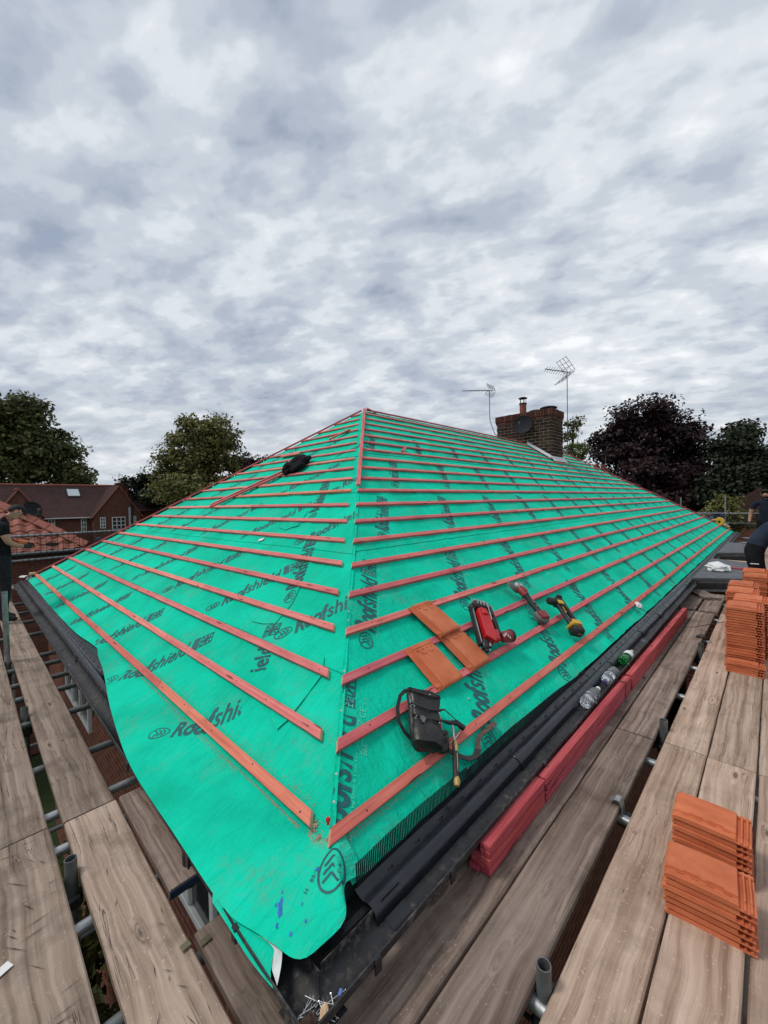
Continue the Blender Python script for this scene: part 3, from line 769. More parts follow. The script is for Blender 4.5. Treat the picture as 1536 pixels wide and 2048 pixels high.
# nail heads along the hip line
m = MB()
for (u, s) in [(.40, .42), (.28, .30), (.16, .08), (.05, .17), (.55, .56), (.60, .62), (.9, .95), (1.0, 1.02), (1.2, .12)]:
    p = hp(s, -.012) if abs(u-s*CT) < .16 else RW(u, s, -.02)
    m.lathe([(.006, 0), (.007, .002), (.005, .004)], 8, Matrix.Translation(p) @ hipn.to_track_quat('Z', 'Y').to_matrix().to_4x4())
m.build('nail_heads', M_BRIGHT, roof, kind='stuff')
for face in 'RL':
    m = MB(); q_ = (RN if face == 'R' else LN).to_track_quat('Z', 'Y').to_matrix().to_4x4()
    for k in range(8):
        u = k*G*CT+.20
        while u < 7.5:
            m.lathe([(.0042, 0), (.0042, .0018), (.002, .0024)], 7, Matrix.Translation(FW[face](u+random.uniform(-.03, .03), k*G-.025+random.uniform(-.009, .009), .0012)) @ q_)
            u += random.choice((.42, .44, .46))
    m.build('batten_nails', M_DSTEEL, roof, kind='stuff')
# ------------------------------------------------------------------ eaves: guard, comb, gutter, fascia
XE, YE = LEN+.30, WID+.28
def eaves_extrude(face, prof, name, mat, par, lo=None, hi=None, thick=None, smooth=True, step=1.2, label=None):
    """profile of (outward d, z); mitred at the near corner"""
    end = XE if face == 'R' else YE; st = []
    rows = []
    N = int((end+.4)/step)+1
    for i in range(N+1):
        row = []
        for d_, z in prof:
            a0 = -d_ if lo is None else lo; a1 = end if hi is None else hi
            q = a0+(a1-a0)*i/N
            row.append(Vector((q, -d_, z)) if face == 'R' else Vector((-d_, q, z)))
        rows.append(row)
    m = MB(); m.grid(rows); 
    F0 = len(m.f)
    # end caps for closed profiles
    if prof[0] == prof[-1]:
        n = len(prof)-1; k = len(prof)
        m.f.append(tuple(range(n))); m.m.append(0); m.f.append(tuple(N*k+i for i in range(n))[::-1]); m.m.append(0)
    o = m.build(name, mat, par, smooth=smooth); 
    if label: o['label'] = label
    return o
def arc(cd, cz, r, a0, a1, n=9): return [(cd+r*math.cos(R_(a0+(a1-a0)*i/n)), cz+r*math.sin(R_(a0+(a1-a0)*i/n))) for i in range(n+1)]
gutters = {}
for face, lipd in (('R', .374), ('L', .389)):
    g0 = lipd-.060
    gp = arc(g0, -.152, .060, 0, -180, 14)
    inner = [(d_, z) for d_, z in gp]
    outer = arc(g0, -.152, .0635, -180, 0, 14)
    bead = [(lipd+.004, -.149), (lipd+.003, -.143), (lipd-.003, -.143)]
    prof = inner+outer+bead; prof = prof+[prof[0]]
    go = eaves_extrude(face, prof, 'gutter', M_GUT, house); gutters[face] = go
    # eaves guard: slotted plate, rounded nose and skirt into the gutter
    gd = [(.158, -.140), (.170, -.148), (.192, -.1535), (.206, -.1535), (.214, -.149), (.226, -.1455), (.240, -.1455), (.253, -.150), (.264, -.158), (.272, -.169), (.2765, -.182), (.278, -.196), (.277, -.211)]
    th_ = [(d_-.004, z-.004) for d_, z in gd][::-1]
    pr = gd+th_; pr = pr+[pr[0]]
    go2 = eaves_extrude(face, pr, 'eaves_guard', M_BLK, house, lo=(-.02 if face == 'R' else .25))
    fs_ = [(.20, -.175), (.225, -.175), (.225, -.40), (.20, -.40), (.20, -.175)]
    eaves_extrude(face, fs_, 'fascia_board', M_BLK, house, smooth=False)
    eaves_extrude(face, [(.20, -.385), (.20, -.39), (-.14, -.39), (-.14, -.385), (.20, -.385)], 'soffit', M_WHITE, house, smooth=False)
    # slots
    m = MB(); q = .145
    end = 6.5 if face == 'R' else 9.3
    while q < end:
        c_ = Vector((q, -.184, -.1500)) if face == 'R' else Vector((-.184, q, -.1500))
        e_ = (.026, .006, .006) if face == 'R' else (.006, .026, .006)
        m.box(c_, e_, ch=.002); 
        c2 = Vector((q+.012, -.186, -.1480)) if face == 'R' else Vector((-.186, q+.012, -.1480))
        m.box(c2, (.006, .006, .006), mi=1); q += .17
    m.build('guard_slot', [M_SCR, M_DSTEEL], go2, kind='stuff')
    # gutter clips
    q = -.12 if face == 'R' else .05
    while q < (16 if face == 'R' else 9.2):
        m = MB(); p = (q, -lipd, -.150) if face == 'R' else (-lipd, q, -.150)
        d1 = (.026, .018, .016) if face == 'R' else (.018, .026, .016)
        m.box(p, d1, ch=.003); d2 = (.03, .008, .045) if face == 'R' else (.008, .03, .045)
        m.box((p[0]-(0 if face == 'R' else .006), p[1]-(.006 if face == 'R' else 0), -.172), d2, ch=.002)
        m.build('gutter_clip', M_BLK, go); q += .42 if q < .2 else .9
    # unions in the gutter run
    for q in ([.02, 3.9, 7.8] if face == 'R' else [.05, 3.6, 7.4]):
        rows = []
        for i in range(2):
            rr = [(d_, z) for d_, z in arc(g0, -.152, .0580, 8, -188, 14)]
            rows.append([Vector((q+.10*i, -d_, z)) if face == 'R' else Vector((-d_, q+.10*i, z)) for d_, z in rr])
        m = MB(); m.grid(rows); m.build('gutter_union', M_BLK, go, smooth=True)
# corner tray of the gutter
m = MB(); m.prism([(-.386, -.367), (-.24, -.367), (-.24, -.22), (-.386, -.22)], -.216, -.2125); m.build('gutter_corner', M_GUT, house)
# collars on the rounded nose
for x in (1.12, 2.93, 4.05, 4.95, 7.2, 9.6):
    rows = []
    pr = [(.206, -.1515), (.214, -.1465), (.226, -.1425), (.241, -.1425), (.255, -.1475), (.267, -.156), (.2755, -.168), (.280, -.182), (.2815, -.196), (.2805, -.210)]
    for i in range(4): rows.append([Vector((x+(.0, .003, .17, .176)[i], -(d_+(.0, .003, .002, -.003)[i]), z+(.0, .003, .002, -.004)[i])) for d_, z in pr])
    m = MB(); m.grid(rows); m.build('guard_joint', M_BLK, house, smooth=True)
# comb filler standing at the right eaves
m = MB(); x = -.008; random.seed(5)
while x < 2.55:
    lean = .010*math.sin(x*5)+random.uniform(-.001, .001); hgt = .092+.006*math.sin(x*4.1)+random.uniform(-.001, .001)
    if x > 1.25: hgt *= max(.35, 1-(x-1.25)*.55)
    if abs(x-.80) < .05: lean += .02*(1-abs(x-.8)/.05); hgt *= .8
    y0 = -.160+.003*math.sin(x*7); z0 = -.142
    p0 = Vector((x, y0, z0)); p1 = Vector((x+lean*.15, y0+.004+lean*.25, z0+hgt))
    w_ = .0062
    m.add([p0+Vector((-w_/2, 0, 0)), p0+Vector((w_/2, 0, 0)), p1+Vector((w_/2, 0, 0)), p1+Vector((-w_/2, 0, 0)), p0+Vector((-w_/2, .002, 0)), p0+Vector((w_/2, .002, 0)), p1+Vector((w_/2, .002, 0)), p1+Vector((-w_/2, .002, 0))], [(0, 1, 2, 3), (5, 4, 7, 6), (1, 5, 6, 2), (4, 0, 3, 7), (3, 2, 6, 7)])
    x += .0102
m.build('eaves_comb', M_BLK, house, kind='stuff')['label'] = 'black plastic comb filler standing along the eaves'
rows = []
for i in range(60):
    x = -.02+(XE-1)*(i/59)**1.6
    rows.append([Vector((x, -.155+.006*noise.noise((x*2, 1, 1)), -.146+.002*noise.noise((x*3, 2, 1))-.004)), Vector((x, -.175, -.152)), Vector((x, -.192, -.161))])
m = MB(); m.grid(rows); m.build('felt_support', M_BLK, house, smooth=True)
rows = []
for i in range(40):
    y = .4+(YE-.7)*(i/39)
    rows.append([Vector((-.150, y, -.138)), Vector((-.172, y, -.148)), Vector((-.192, y, -.158))])
m = MB(); m.grid(rows); m.build('felt_support', M_BLK, house, smooth=True)

# ------------------------------------------------------------------ house walls below
GZ = -5.4
wx0, wy0, wx1, wy1 = .12, .12, LEN-.12, WID-.12
def wallbox(name, x0, y0, x1, y1, z0, z1, mat, par):
    m = MB(); m.box(((x0+x1)/2, (y0+y1)/2, (z0+z1)/2), (abs(x1-x0), abs(y1-y0), z1-z0)); return m.build(name, mat, par)
wallbox('wall', wx0, wy0, wx1, wy1, GZ-.2, -.392, M_WALL, house)
# window in the end wall, seen through the gap
def window(par, face, c0, c1, z0, z1, base, nx=2, ny=1):
    """face: 'W' wall facing -X, 'S' wall facing -Y"""
    m = MB(); t = .06; dpt = .05
    def bx(a0, a1, b0, b1, off, dp, mi=0):
        c_ = ((a0+a1)/2, (b0+b1)/2)
        if face == 'W': m.box((base-off, c_[0], c_[1]), (dp, a1-a0, b1-b0), mi=mi, ch=.006)
        else: m.box((c_[0], base-off, c_[1]), (a1-a0, dp, b1-b0), mi=mi, ch=.006)
    bx(c0, c1, z1-t, z1, .02, dpt); bx(c0, c1, z0, z0+t, .02, dpt); bx(c0, c0+t, z0+t, z1-t, .02, dpt); bx(c1-t, c1, z0+t, z1-t, .02, dpt)
    w_ = (c1-c0)/nx
    for i in range(1, nx): bx(c0+i*w_-t/2, c0+i*w_+t/2, z0+t, z1-t, .021, dpt)
    for i in range(1, ny): bx(c0+t, c1-t, z0+(z1-z0)*i/ny-t*.3, z0+(z1-z0)*i/ny+t*.3, .019, dpt*.9)
    fr = m.build('window', M_WHITE, par)
    m = MB()
    if face == 'W': m.box((base-.008, (c0+c1)/2, (z0+z1)/2), (.01, c1-c0-.02, z1-z0-.02))
    else: m.box(((c0+c1)/2, base-.008, (z0+z1)/2), (c1-c0-.02, .01, z1-z0-.02))
    m.build('pane', M_GLASS, fr); return fr
window(house, 'W', .55, 2.35, -1.75, -.55, wx0, 4)
window(house, 'W', 5.4, 7.2, -1.75, -.55, wx0, 3)
window(house, 'W', .6, 2.3, -4.6, -3.2, wx0, 3)
window(house, 'S', 1.2, 3.0, -1.75, -.55, wy0, 3)

# ------------------------------------------------------------------ chimney
CX0, CX1, CY0, CY1, CZT = 12.2, 13.15, 3.86, 5.80, 4.235
chim = wallbox('chimney', CX0+.012, CY0+.012, CX1-.012, CY1-.012, 2.2, CZT-.02, M_MORT, house)
chim['label'] = 'sooty brown brick chimney stack with oversailing crown'
cb = {}
def brick(c_, d_, mat, par=chim):
    key = (round(d_[0], 3), round(d_[1], 3), round(d_[2], 3), mat.name)
    if key not in cb:
        m = MB(); m.box((0, 0, 0), d_, ch=.006); cb[key] = m.mesh('brick', mat)
    o = link('brick', cb[key], par, loc=c_); return o
random.seed(3)
z = 2.48; course = 0
zcrown = 3.945
while z < zcrown-.01:
    # face looking -X (runs along Y)
    off = 0 if course % 2 else -.14
    y = CY0+off
    while y < CY1-.02:
        a_, b_ = max(y, CY0), min(y+.262, CY1); y += .277
        if b_-a_ < .05: continue
        if z+.04 < (min(b_, WID/2))*math.tan(TH)-.0: continue
        brick((CX0+.046+random.uniform(-.004, .004), (a_+b_)/2, z+.044), (.10, b_-a_, .088), M_BRK)
    x = CX0+(-.14 if course % 2 else 0)+.102
    while x < CX1-.02:
        a_, b_ = max(x, CX0+.102), min(x+.262, CX1); x += .277
        if b_-a_ < .05: continue
        brick(((a_+b_)/2, CY0+.046+random.uniform(-.004, .004), z+.044), (b_-a_, .10, .088), M_BRK)
    z += .1045; course += 1
# crown: one flat course and a soldier course, standing proud
for pr, z0, hh, wd in ((.018, zcrown, .07, .26), (.035, zcrown+.078, .212, .075)):
    y = CY0-pr
    while y < CY1+pr-.02:
        b_ = min(y+wd, CY1+pr); brick((CX0-pr+.05, (y+b_)/2, z0+hh/2+random.uniform(-.002, .002)), (.10, b_-y, hh), M_BRKC); y += wd+.01
    x = CX0-pr+.106
    while x < CX1+pr-.02:
        b_ = min(x+wd, CX1+pr); brick(((x+b_)/2, CY0-pr+.05, z0+hh/2+random.uniform(-.002, .002)), (b_-x, .10, hh), M_BRKC); x += wd+.01
m = MB(); m.box(((CX0+CX1)/2, (CY0+CY1)/2, zcrown+.125), (CX1-CX0-.12, CY1-CY0-.12, .22)); m.build('crown_core', M_MORT, chim)
M_FLAUNCH = plain('flaunching', (.06, .055, .05), .95, scale=12, bump=.4)
m = MB(); rows = []
for i in range(9):
    for_ = []
    for j in range(15):
        x = CX0+.06+(CX1-CX0-.12)*i/8; y = CY0+.06+(CY1-CY0-.12)*j/14
        e_ = min(i, 8-i)/4; e2 = min(j, 14-j)/5
        for_.append(Vector((x, y, CZT-.02+.06*min(1, e_)*min(1, e2)+.012*noise.noise((x*7, y*7, 1)))))
    rows.append(for_)
m.grid(rows); m.build('flaunching', M_FLAUNCH, chim, smooth=True)
def pot(x, y, z, r, h, mat):
    m = MB(); m.lathe([(r*.96, 0), (r, .02), (r*.97, h*.5), (r*.98, h-.03), (r*1.06, h-.03), (r*1.06, h), (r*.9, h), (r*.88, h-.05)], 20, Matrix.Translation((x, y, z))); return m.build('chimney_pot', mat, chim, smooth=True)
M_POTD = plain('sooty_cowl', (.03, .026, .024), .8, scale=9)
pot(12.55, 4.98, 4.20, .115, .42, M_TERR)
m = MB(); m.lathe([(.12, 0), (.13, .01), (.13, .04), (.12, .04)], 18, Matrix.Translation((12.55, 4.98, 4.60)))
for k in range(5):
    a_ = k*2*math.pi/5; m.tube([(12.55+.10*math.cos(a_), 4.98+.10*math.sin(a_), 4.63), (12.55+.10*math.cos(a_), 4.98+.10*math.sin(a_), 4.80)], .008, 6)
m.lathe([(.15, 0), (.155, .01), (.10, .04), (.02, .06)], 18, Matrix.Translation((12.55, 4.98, 4.80))); m.build('cowl', M_POTD, chim, smooth=True)
for x, y, r_, h_ in ((12.6, 5.45, .17, .08), (12.85, 5.15, .12, .10), (12.6, 4.55, .20, .10), (12.6, 4.12, .24, .14), (12.98, 4.1, .14, .10)):
    m = MB(); m.lathe([(r_*.9, 0), (r_*.95, h_*.6), (r_*1.12, h_*.62), (r_*1.15, h_*.85), (r_*.9, h_*1.05), (r_*.2, h_*1.15)], 18, Matrix.Translation((x, y, 4.22))); m.build('capped_pot', M_POTD, chim, smooth=True)
# flashings and the apron
M_FLASH = plain('white_flashing', (.62, .63, .64), .6, var=.1)
def quadstrip(pts, mat, name, par, th=.006):
    m = MB(); rows = [[Vector(a_), Vector(b_)] for a_, b_ in pts]; m.grid(rows); m.grid([[p+Vector((0, 0, -th)) for p in r_] for r_ in rows]); return m.build(name, mat, par)
quadstrip([((CX0-.012, CY0+.02+.16*i, RW(0, (CY0+.02+.16*i)/CT, .13).z), (CX0-.10, CY0-.02+.16*i, RW(0, (CY0-.02+.16*i)/CT, .03).z)) for i in range(6)], M_FLASH, 'flashing', house)
quadstrip([((CX0-.15+.2*i, CY0-.003, RW(0, CY0/CT, .12).z), (CX0-.17+.2*i, CY0-.13, RW(0, (CY0-.13)/CT, .012).z)) for i in range(7)], M_FLASH, 'flashing', house)
quadstrip([((CX1+.02, CY0+.2*i, RW(0, (CY0+.2*i)/CT, .1).z), (CX1+.22, CY0-.03+.2*i, RW(0, (CY0-.03+.2*i)/CT, .02).z)) for i in range(6)], M_FLASH, 'flashing', house)

# satellite dish on the chimney
def dish(label, c_, nrm, r_, mat, arm=.25, mount=None):
    q = Vector(nrm).to_track_quat('Z', 'Y').to_matrix().to_4x4(); M = Matrix.Translation(c_) @ q
    e = empty('satellite_dish', label, 'dish', M=M)
    m = MB(); prof = [(r_*t, .16*r_*t*t*1.4) for t in (0.02, .2, .4, .6, .8, .95, 1.0)]+[(r_*1.01, .16*r_*1.4+.004), (r_*.98, .16*r_*1.38-.012), (r_*.5, .02), (.02, -.012)]
    m.lathe(prof, 28); m.build('reflector', mat, e, smooth=True)
    m = MB(); m.tube([(0, -r_*.9, .10*r_), (0, -r_*.55, arm*1.3), (0, -r_*.2, arm*1.5)], .012, 8); m.box((0, -r_*.15, arm*1.55), (.05, .05, .08), ch=.008); m.build('feed_arm', M_GREYT, e, smooth=True)
    m = MB(); m.tube([(0, 0, -.01), (0, 0, -.14)], .03, 10); m.box((0, 0, -.15), (.14, .2, .02), ch=.003); m.build('bracket', M_STEELD, e); return e
M_DISH = plain('dark_grey_dish', (.022, .024, .028), .75, var=.15, spec=.2)
dish('dark grey satellite dish fixed on the brick chimney stack', (12.03, 4.735, 3.79), (-.95, -.12, .15), .30, M_DISH)

# TV aerials
def aerial(label, base, path, boom_dir, length, n_el, M_, refl=.35, vee=.10, kindx=False):
    e = empty('television_aerial', label, 'aerial', loc=base)
    m = MB(); m.tube(path, .014, 8); m.build('mast', M_STEELD, e, smooth=True)
    top = Vector(path[-1]); bd = Vector(boom_dir).normalized(); side = bd.cross(Vector((0, 0, 1))).normalized(); upv = side.cross(bd)
    st = top-bd*.12+Vector((0, 0, .02)); m = MB(); m.tube([st, st+bd*(length+.12)], .013, 6); m.build('boom', M_STEELD, e)
    for k in range(n_el):
        p = st+bd*(.18+(length-.1)*k/(n_el-1)); h = .10-.04*k/n_el; m = MB()
        if kindx:
            for sx, sz in ((1, .6), (-1, .6), (1, -.6), (-1, -.6)): m.tube([p, p+side*sx*h*1.6+upv*sz*h*1.5], .007, 5)
        else: m.tube([p-side*h*1.3, p+side*h*1.3], .007, 5)
        m.build('element', M_STEELD, e)
    for sg in (1, -1):                                   # reflector grid: two tilted panels
        m = MB(); o_ = st+bd*.02
        for k in range(4):
            q = o_+upv*sg*(.03+refl*k/3)+bd*(vee*k/3); m.tube([q-side*.30, q+side*.30], .0075, 5)
        for s_ in (-.28, -.1, .1, .28): m.tube([o_+side*s_+upv*sg*.03, o_+side*s_+upv*sg*(refl+.04)+bd*vee*1.06], .0075, 5)
        m.build('reflector', M_STEELD, e)
    return e
aerial('thin aerial on a cranked mast left of the chimney', (12.6, 5.9, 3.6), [(0, 0, .0), (0, .19, .13), (0, .37, .62), (0, .39, .8), (0, .385, 1.74)], (-.06, 1, .18), 1.15, 14, None, refl=.16)
aerial('tall wide-grid aerial rising behind the right corner of the chimney', (13.3, 3.76, 2.95), [(0, 0, 0), (0, 0, 1.2), (0, 0, 2.62)], (-.80, .62, .10), .80, 9, None, refl=.36, vee=.34, kindx=True)

# ------------------------------------------------------------------ flat-roofed bays beyond the gutter
def bay(x0, x1, y0, zt, lab):
    poly = [(x0+.0, -.31), (x0+.42, y0), (x1-.35, y0), (x1, -.31)]
    m = MB(); m.prism([(x, y) for x, y in poly], zt-.035, zt); b_ = m.build('bay_roof', M_DGREY, house); b_['label'] = lab
    ins = [(x0+.10, -.33), (x0+.47, y0+.07), (x1-.40, y0+.07), (x1-.08, -.33)]
    m = MB(); m.prism(ins, zt-.24, zt-.036); m.build('bay_fascia', M_FASC, house)
    ins = [(x0+.16, -.2), (x0+.52, y0+.14), (x1-.45, y0+.14), (x1-.14, -.2)]
    m = MB(); m.prism(ins, GZ, zt-.241); m.build('bay_wall', M_WALL, house)
    for i in range(5):
        t = (i+.5)/5; a_, b2 = Vector((*ins[0], 0)), Vector((*ins[1], 0)); p = Vector((x0+.10, -.33, 0)).lerp(Vector((x0+.47, y0+.07, 0)), t)
        d_ = (b2-a_).normalized(); M = Matrix.Translation((p.x-.004, p.y-.002, zt-.15)) @ Matrix.Rotation(math.atan2(d_.y, d_.x), 4, 'Z')
        m = MB(); m.box((0, 0, 0), (.13, .012, .10), ch=.003); m.build('vent_pane', M_GLASS, house, M=M)
M_FASC = plain('weathered_fascia', (.22, .22, .21), .6)
bay(7.5, 10.4, -.98, -.07, 'dark grey flat roof of the nearer bay beside the gutter')
bay(11.6, 14.6, -.95, -.07, 'dark grey flat roof of the farther bay beside the gutter')
# ------------------------------------------------------------------ scaffold
BZ = -.305                                     # top of the boards
TZ = BZ-.038-.0245                             # transoms carry the boards
scaf = empty('scaffold', 'steel tube scaffold frame around the house eaves', 'scaffold', loc=(0, 0, 0))
def ptube(name, a, b, mat=M_STEELD, par=scaf):
    m = MB(); a, b = Vector(a), Vector(b); c_ = (a+b)/2; m.pipe(a-c_, b-c_); return m.build(name, mat, par, smooth=True, loc=c_)
def coupler(c_, par=scaf, mat=M_DSTEEL):
    m = MB(); m.box((0, 0, 0), (.075, .07, .06), ch=.012); m.box((.03, .045, .0), (.03, .03, .035), ch=.006); m.tube([(-.02, .04, .0), (-.02, .075, 0)], .008, 6)
    return m.build('coupler', mat, par, loc=c_)
for y in (8.42, 7.49, 6.78, 5.89, 4.78, 4.43, 3.90, 3.50, 2.93, 2.11, 1.56, 1.24, .69, .27, -.6):
    ptube('transom', (-1.75, y, TZ-.001), (-.20+random.uniform(-.04, .02), y+random.uniform(-.03, .03), TZ-.001), M_STEEL if y in (1.24, .69, 1.56) else M_STEELD)
for x in (5.94, 4.85, 3.87, 3.11, 1.98, 1.335, .265, -.2, 7.0, 8.6, 10.2, 12.1, 14.0, 16.0, 18.0, 20.0):
    ptube('transom', (x, -2.3, TZ-.001), (x+random.uniform(-.02, .02), -.25, TZ-.001), M_STEEL)
LZ = TZ-.05
for x in (-.58, -1.65): ptube('ledger', (x, -2.4, LZ), (x, 11.5, LZ))
for y in (-.60, -2.2): ptube('ledger', (-1.9, y, LZ), (22, y, LZ))
m = MB(); m.box((0, 0, 0), (3.9, .225, .038), ch=.003); LOWB = m.mesh('lower_board', M_BRDM)
for i in range(5):
    for j in range(7): link('lower_board', LOWB, scaf, loc=(1.5+3.92*i, -2.05+.24*j, -2.36))
for z in (-2.43, -4.2):
    ptube('ledger', (-.73, -2.4, z), (-.73, 11.5, z)); ptube('ledger', (-1.9, -.735, z), (22, -.735, z))
    for y in (.97, 2.95, 4.62, 7.0): ptube('transom', (-1.7, y+.06, z+.05), (-.15, y+.06, z+.05))
    for x in (.3, 2.33, 4.31, 7.0): ptube('transom', (x+.06, -2.3, z+.05), (x+.06, -.15, z+.05))
for (x, y, zt, mt) in ((-.716, .966, -.245, M_STEELD), (-.718, 2.95, -.24, M_STEELD), (-.728, 4.62, .445, M_STEEL), (-.72, 7.0, -.24, M_STEELD), (-.70, 9.2, -.22, M_STEELD), (-1.63, 3.0, -.3, M_STEELD),
                       (.296, -.742, -.235, M_STEELD), (2.326, -.742, -.235, M_STEELD), (4.307, -.742, -.23, M_STEELD), (9.0, -2.18, 1.2, M_STEEL), (13.0, -2.18, 1.2, M_STEEL), (17., -2.18, 1.2, M_STEEL)):
    ptube('standard', (x, y, GZ), (x, y, zt), mt); coupler((x, y, LZ-.02))
for x, y in ((.30, -.735), (2.33, -.735), (1.34, -.735), (4.3, -.735)): coupler((x+.05, y+.01, TZ-.03))
# guard rails: far left end and far right end
for z in (.72, .315, .16): ptube('guard_rail', (-2.0, 11.0, z), (4.6, 11.0, z), M_STEEL)
for x in (-.35, 2.05): ptube('standard', (x, 11.05, GZ), (x, 11.05, .8 if x < 0 else 1.32), M_STEEL)
for z in (.54, .12): ptube('guard_rail', (21.5, -2.3, z), (21.5, 4.0, z), M_STEEL)
for y in (1.75, .21, -1.35): ptube('standard', (21.55, y, GZ), (21.55, y, 1.26), M_STEEL)
for z in (.54, .12): ptube('guard_rail', (5.5, -2.16, z), (21.7, -2.16, z), M_STEEL)
M_PVC = plain('black_mesh_plastic', (.012, .012, .013), .5, var=.2)
M_BLUEP = plain('blue_coupler', (.03, .09, .24), .5, var=.3)
def brickguard(o_, ex, w_, h_, lab, mat=M_PVC, n=(13, 9)):
    e = empty('brick_guard', lab, 'guard panel', loc=o_); ex = Vector(ex); ez = Vector((0, 0, 1)); m = MB()
    for i in range(n[0]+1): p = ex*w_*i/n[0]; m.tube([p, p+ez*h_], .006, 4)
    for j in range(n[1]+1): p = ez*h_*j/n[1]; m.tube([p, p+ex*w_], .006, 4)
    m.build('mesh', mat, e)
    q = Matrix((ex, ex.cross(ez), ez)).transposed().to_4x4()
    for i, f in enumerate((.3, .62)):
        m = MB(); pts = [(.11*math.cos(a_)*1.2, .045*math.sin(a_)) for a_ in [k*2*math.pi/14 for k in range(14)]]
        m.prism(pts, -.006, .006, Matrix.Translation(ex*w_*f+ez*h_*.55) @ q @ Matrix.Rotation(R_(90), 4, 'X')); m.build('name_pad', mat, e)
brickguard((-.42, 10.95, .14), (1, 0, 0), 1.35, .62, 'black mesh guard panel behind the worker in black, over the orange roof')
brickguard((1.0, 10.95, .14), (1, 0, 0), 1.3, .62, 'black mesh guard panel at the left hip, beside the blue couplers', n=(13, 9))
brickguard((21.45, -1.6, .0), (0, 1, 0), 1.7, .6, 'dark mesh guard panel behind the standing worker')
brickguard((21.45, .25, .0), (0, 1, 0), 1.5, .6, 'blue mesh guard panel beyond the far end of the gutter', M_BLUEP)
for c_ in ((1.32, 10.95, .55), (1.5, 10.95, .52), (21.5, .21, .42), (21.5, .21, .2), (21.48, 1.2, .36), (21.5, -.9, .52)): coupler(c_, mat=M_BLUEP)

# boards
def board(x0, x1, y0, y1, lab, mat, dz=0.0, bands=True, rz=0.0, th=.038):
    """rectangular in plan; grain along the longer side"""
    along_x = (x1-x0) > (y1-y0); L_, W_ = (x1-x0, y1-y0) if along_x else (y1-y0, x1-x0)
    n = max(2, int(L_/.16)); rows = []; sd_ = random.random()*50
    bm = bmesh.new(); ring = []
    prof = [(-W_/2+.006, 0), (-W_/2, -.006), (-W_/2, -th+.004), (-W_/2+.004, -th), (W_/2-.004, -th), (W_/2, -th+.004), (W_/2, -.006), (W_/2-.006, 0), (W_/6, .0006), (-W_/6, .0006)]
    for i in range(n+1):
        x = -L_/2+L_*i/n; rr = []
        for (y, z) in prof:
            wv = .0022*noise.noise((x*1.7+sd_, y*6, 1)); we = .0028*noise.noise((x*6+sd_, (1 if y > 0 else -1)*3, 4)) if abs(y) > W_/2-.01 else 0
            rr.append(bm.verts.new((x, y+we, z+wv)))
        ring.append(rr)
    P_ = len(prof)
    for i in range(n):
        for k in range(P_): bm.faces.new((ring[i][k], ring[i][(k+1) % P_], ring[i+1][(k+1) % P_], ring[i+1][k]))
    bm.faces.new(ring[0]); bm.faces.new(ring[-1][::-1]); bmesh.ops.recalc_face_normals(bm, faces=bm.faces)
    me = bpy.data.meshes.new('scaffold_board'); bm.to_mesh(me); bm.free(); me.materials.append(mat)
    M = Matrix.Translation(((x0+x1)/2, (y0+y1)/2, BZ+dz)) @ Matrix.Rotation((0 if along_x else math.pi/2)+rz, 4, 'Z')
    o = link('scaffold_board', me, None, M=M); tag(o, lab, 'board', 'boards of the scaffold platform')
    return o
random.seed(21)
LB = [(-.975, -.752, 1.372, 4.50, 'grey board of the outer left run, reaching back past the tall upright tube', M_BRDL),
      (-.972, -.749, -1.75, 1.360, 'saw-scored grey board in the bottom left corner', M_BRDL),
      (-.975, -.755, 4.512, 8.4, 'grey board at the far end of the outer left run', M_BRDL),
      (-.690, -.463, 1.352, 4.514, 'grey cracked board with a dark knot stain beside the left gutter', M_BRDL),
      (-.690, -.463, 4.524, 8.44, 'far grey board along the left gutter, under the worker in black', M_BRDL),
      (-.690, -.462, -1.75, 1.340, 'long brown-grey board running to the bottom edge left of the green flap', M_BRDL),
      (-.447, -.222, .537, 1.342, 'short brown board with a blue end under the left gutter', M_BRDM),
      (-.442, -.232, -.262, .287, 'short brown board under the lowest corner of the green flap', M_BRDM)]
for b_ in LB: board(*b_[:4], b_[4], b_[5], dz=random.uniform(-.003, .003), rz=random.uniform(-.0012, .0012))
RB = [(-.43, 2.142, -.489, -.272, 'dark brown board under the nearest red batten bundle', M_BRDM), (2.150, 6.06, -.487, -.272, 'dark brown board under the farther red batten bundle', M_BRDM),
      (-.43, 2.138, -.713, -.498, 'near brown board one in from the gutter, with a metal clip on its edge', M_BRDM), (2.148, 6.08, -.713, -.498, 'farther brown board one in from the gutter, beside the red bundle', M_BRDM),
      (-.43, 2.160, -.990, -.770, 'near pale board with a knot, between the wide gap and the orange tiles', M_BRDR), (2.168, 6.15, -.990, -.770, 'farther pale board left of the tall tile stack', M_BRDR),
      (-.43, 2.144, -1.220, -1.000, 'near pale board under the two small tile stacks', M_BRDR), (2.152, 6.10, -1.220, -1.000, 'farther pale board under the tall tile stack', M_BRDR),
      (-.43, 2.150, -1.452, -1.234, 'near pale board at the right edge of the picture', M_BRDR), (2.158, 6.12, -1.452, -1.228, 'farther pale board at the right edge, past the joint', M_BRDR),
      (-.43, 2.150, -1.69, -1.466, 'outermost near board beside the right edge', M_BRDR), (2.158, 6.12, -1.69, -1.462, 'outermost farther board beside the right edge', M_BRDR)]
for b_ in RB: board(*b_[:4], b_[4], b_[5], dz=random.uniform(-.003, .003), rz=random.uniform(-.001, .001))
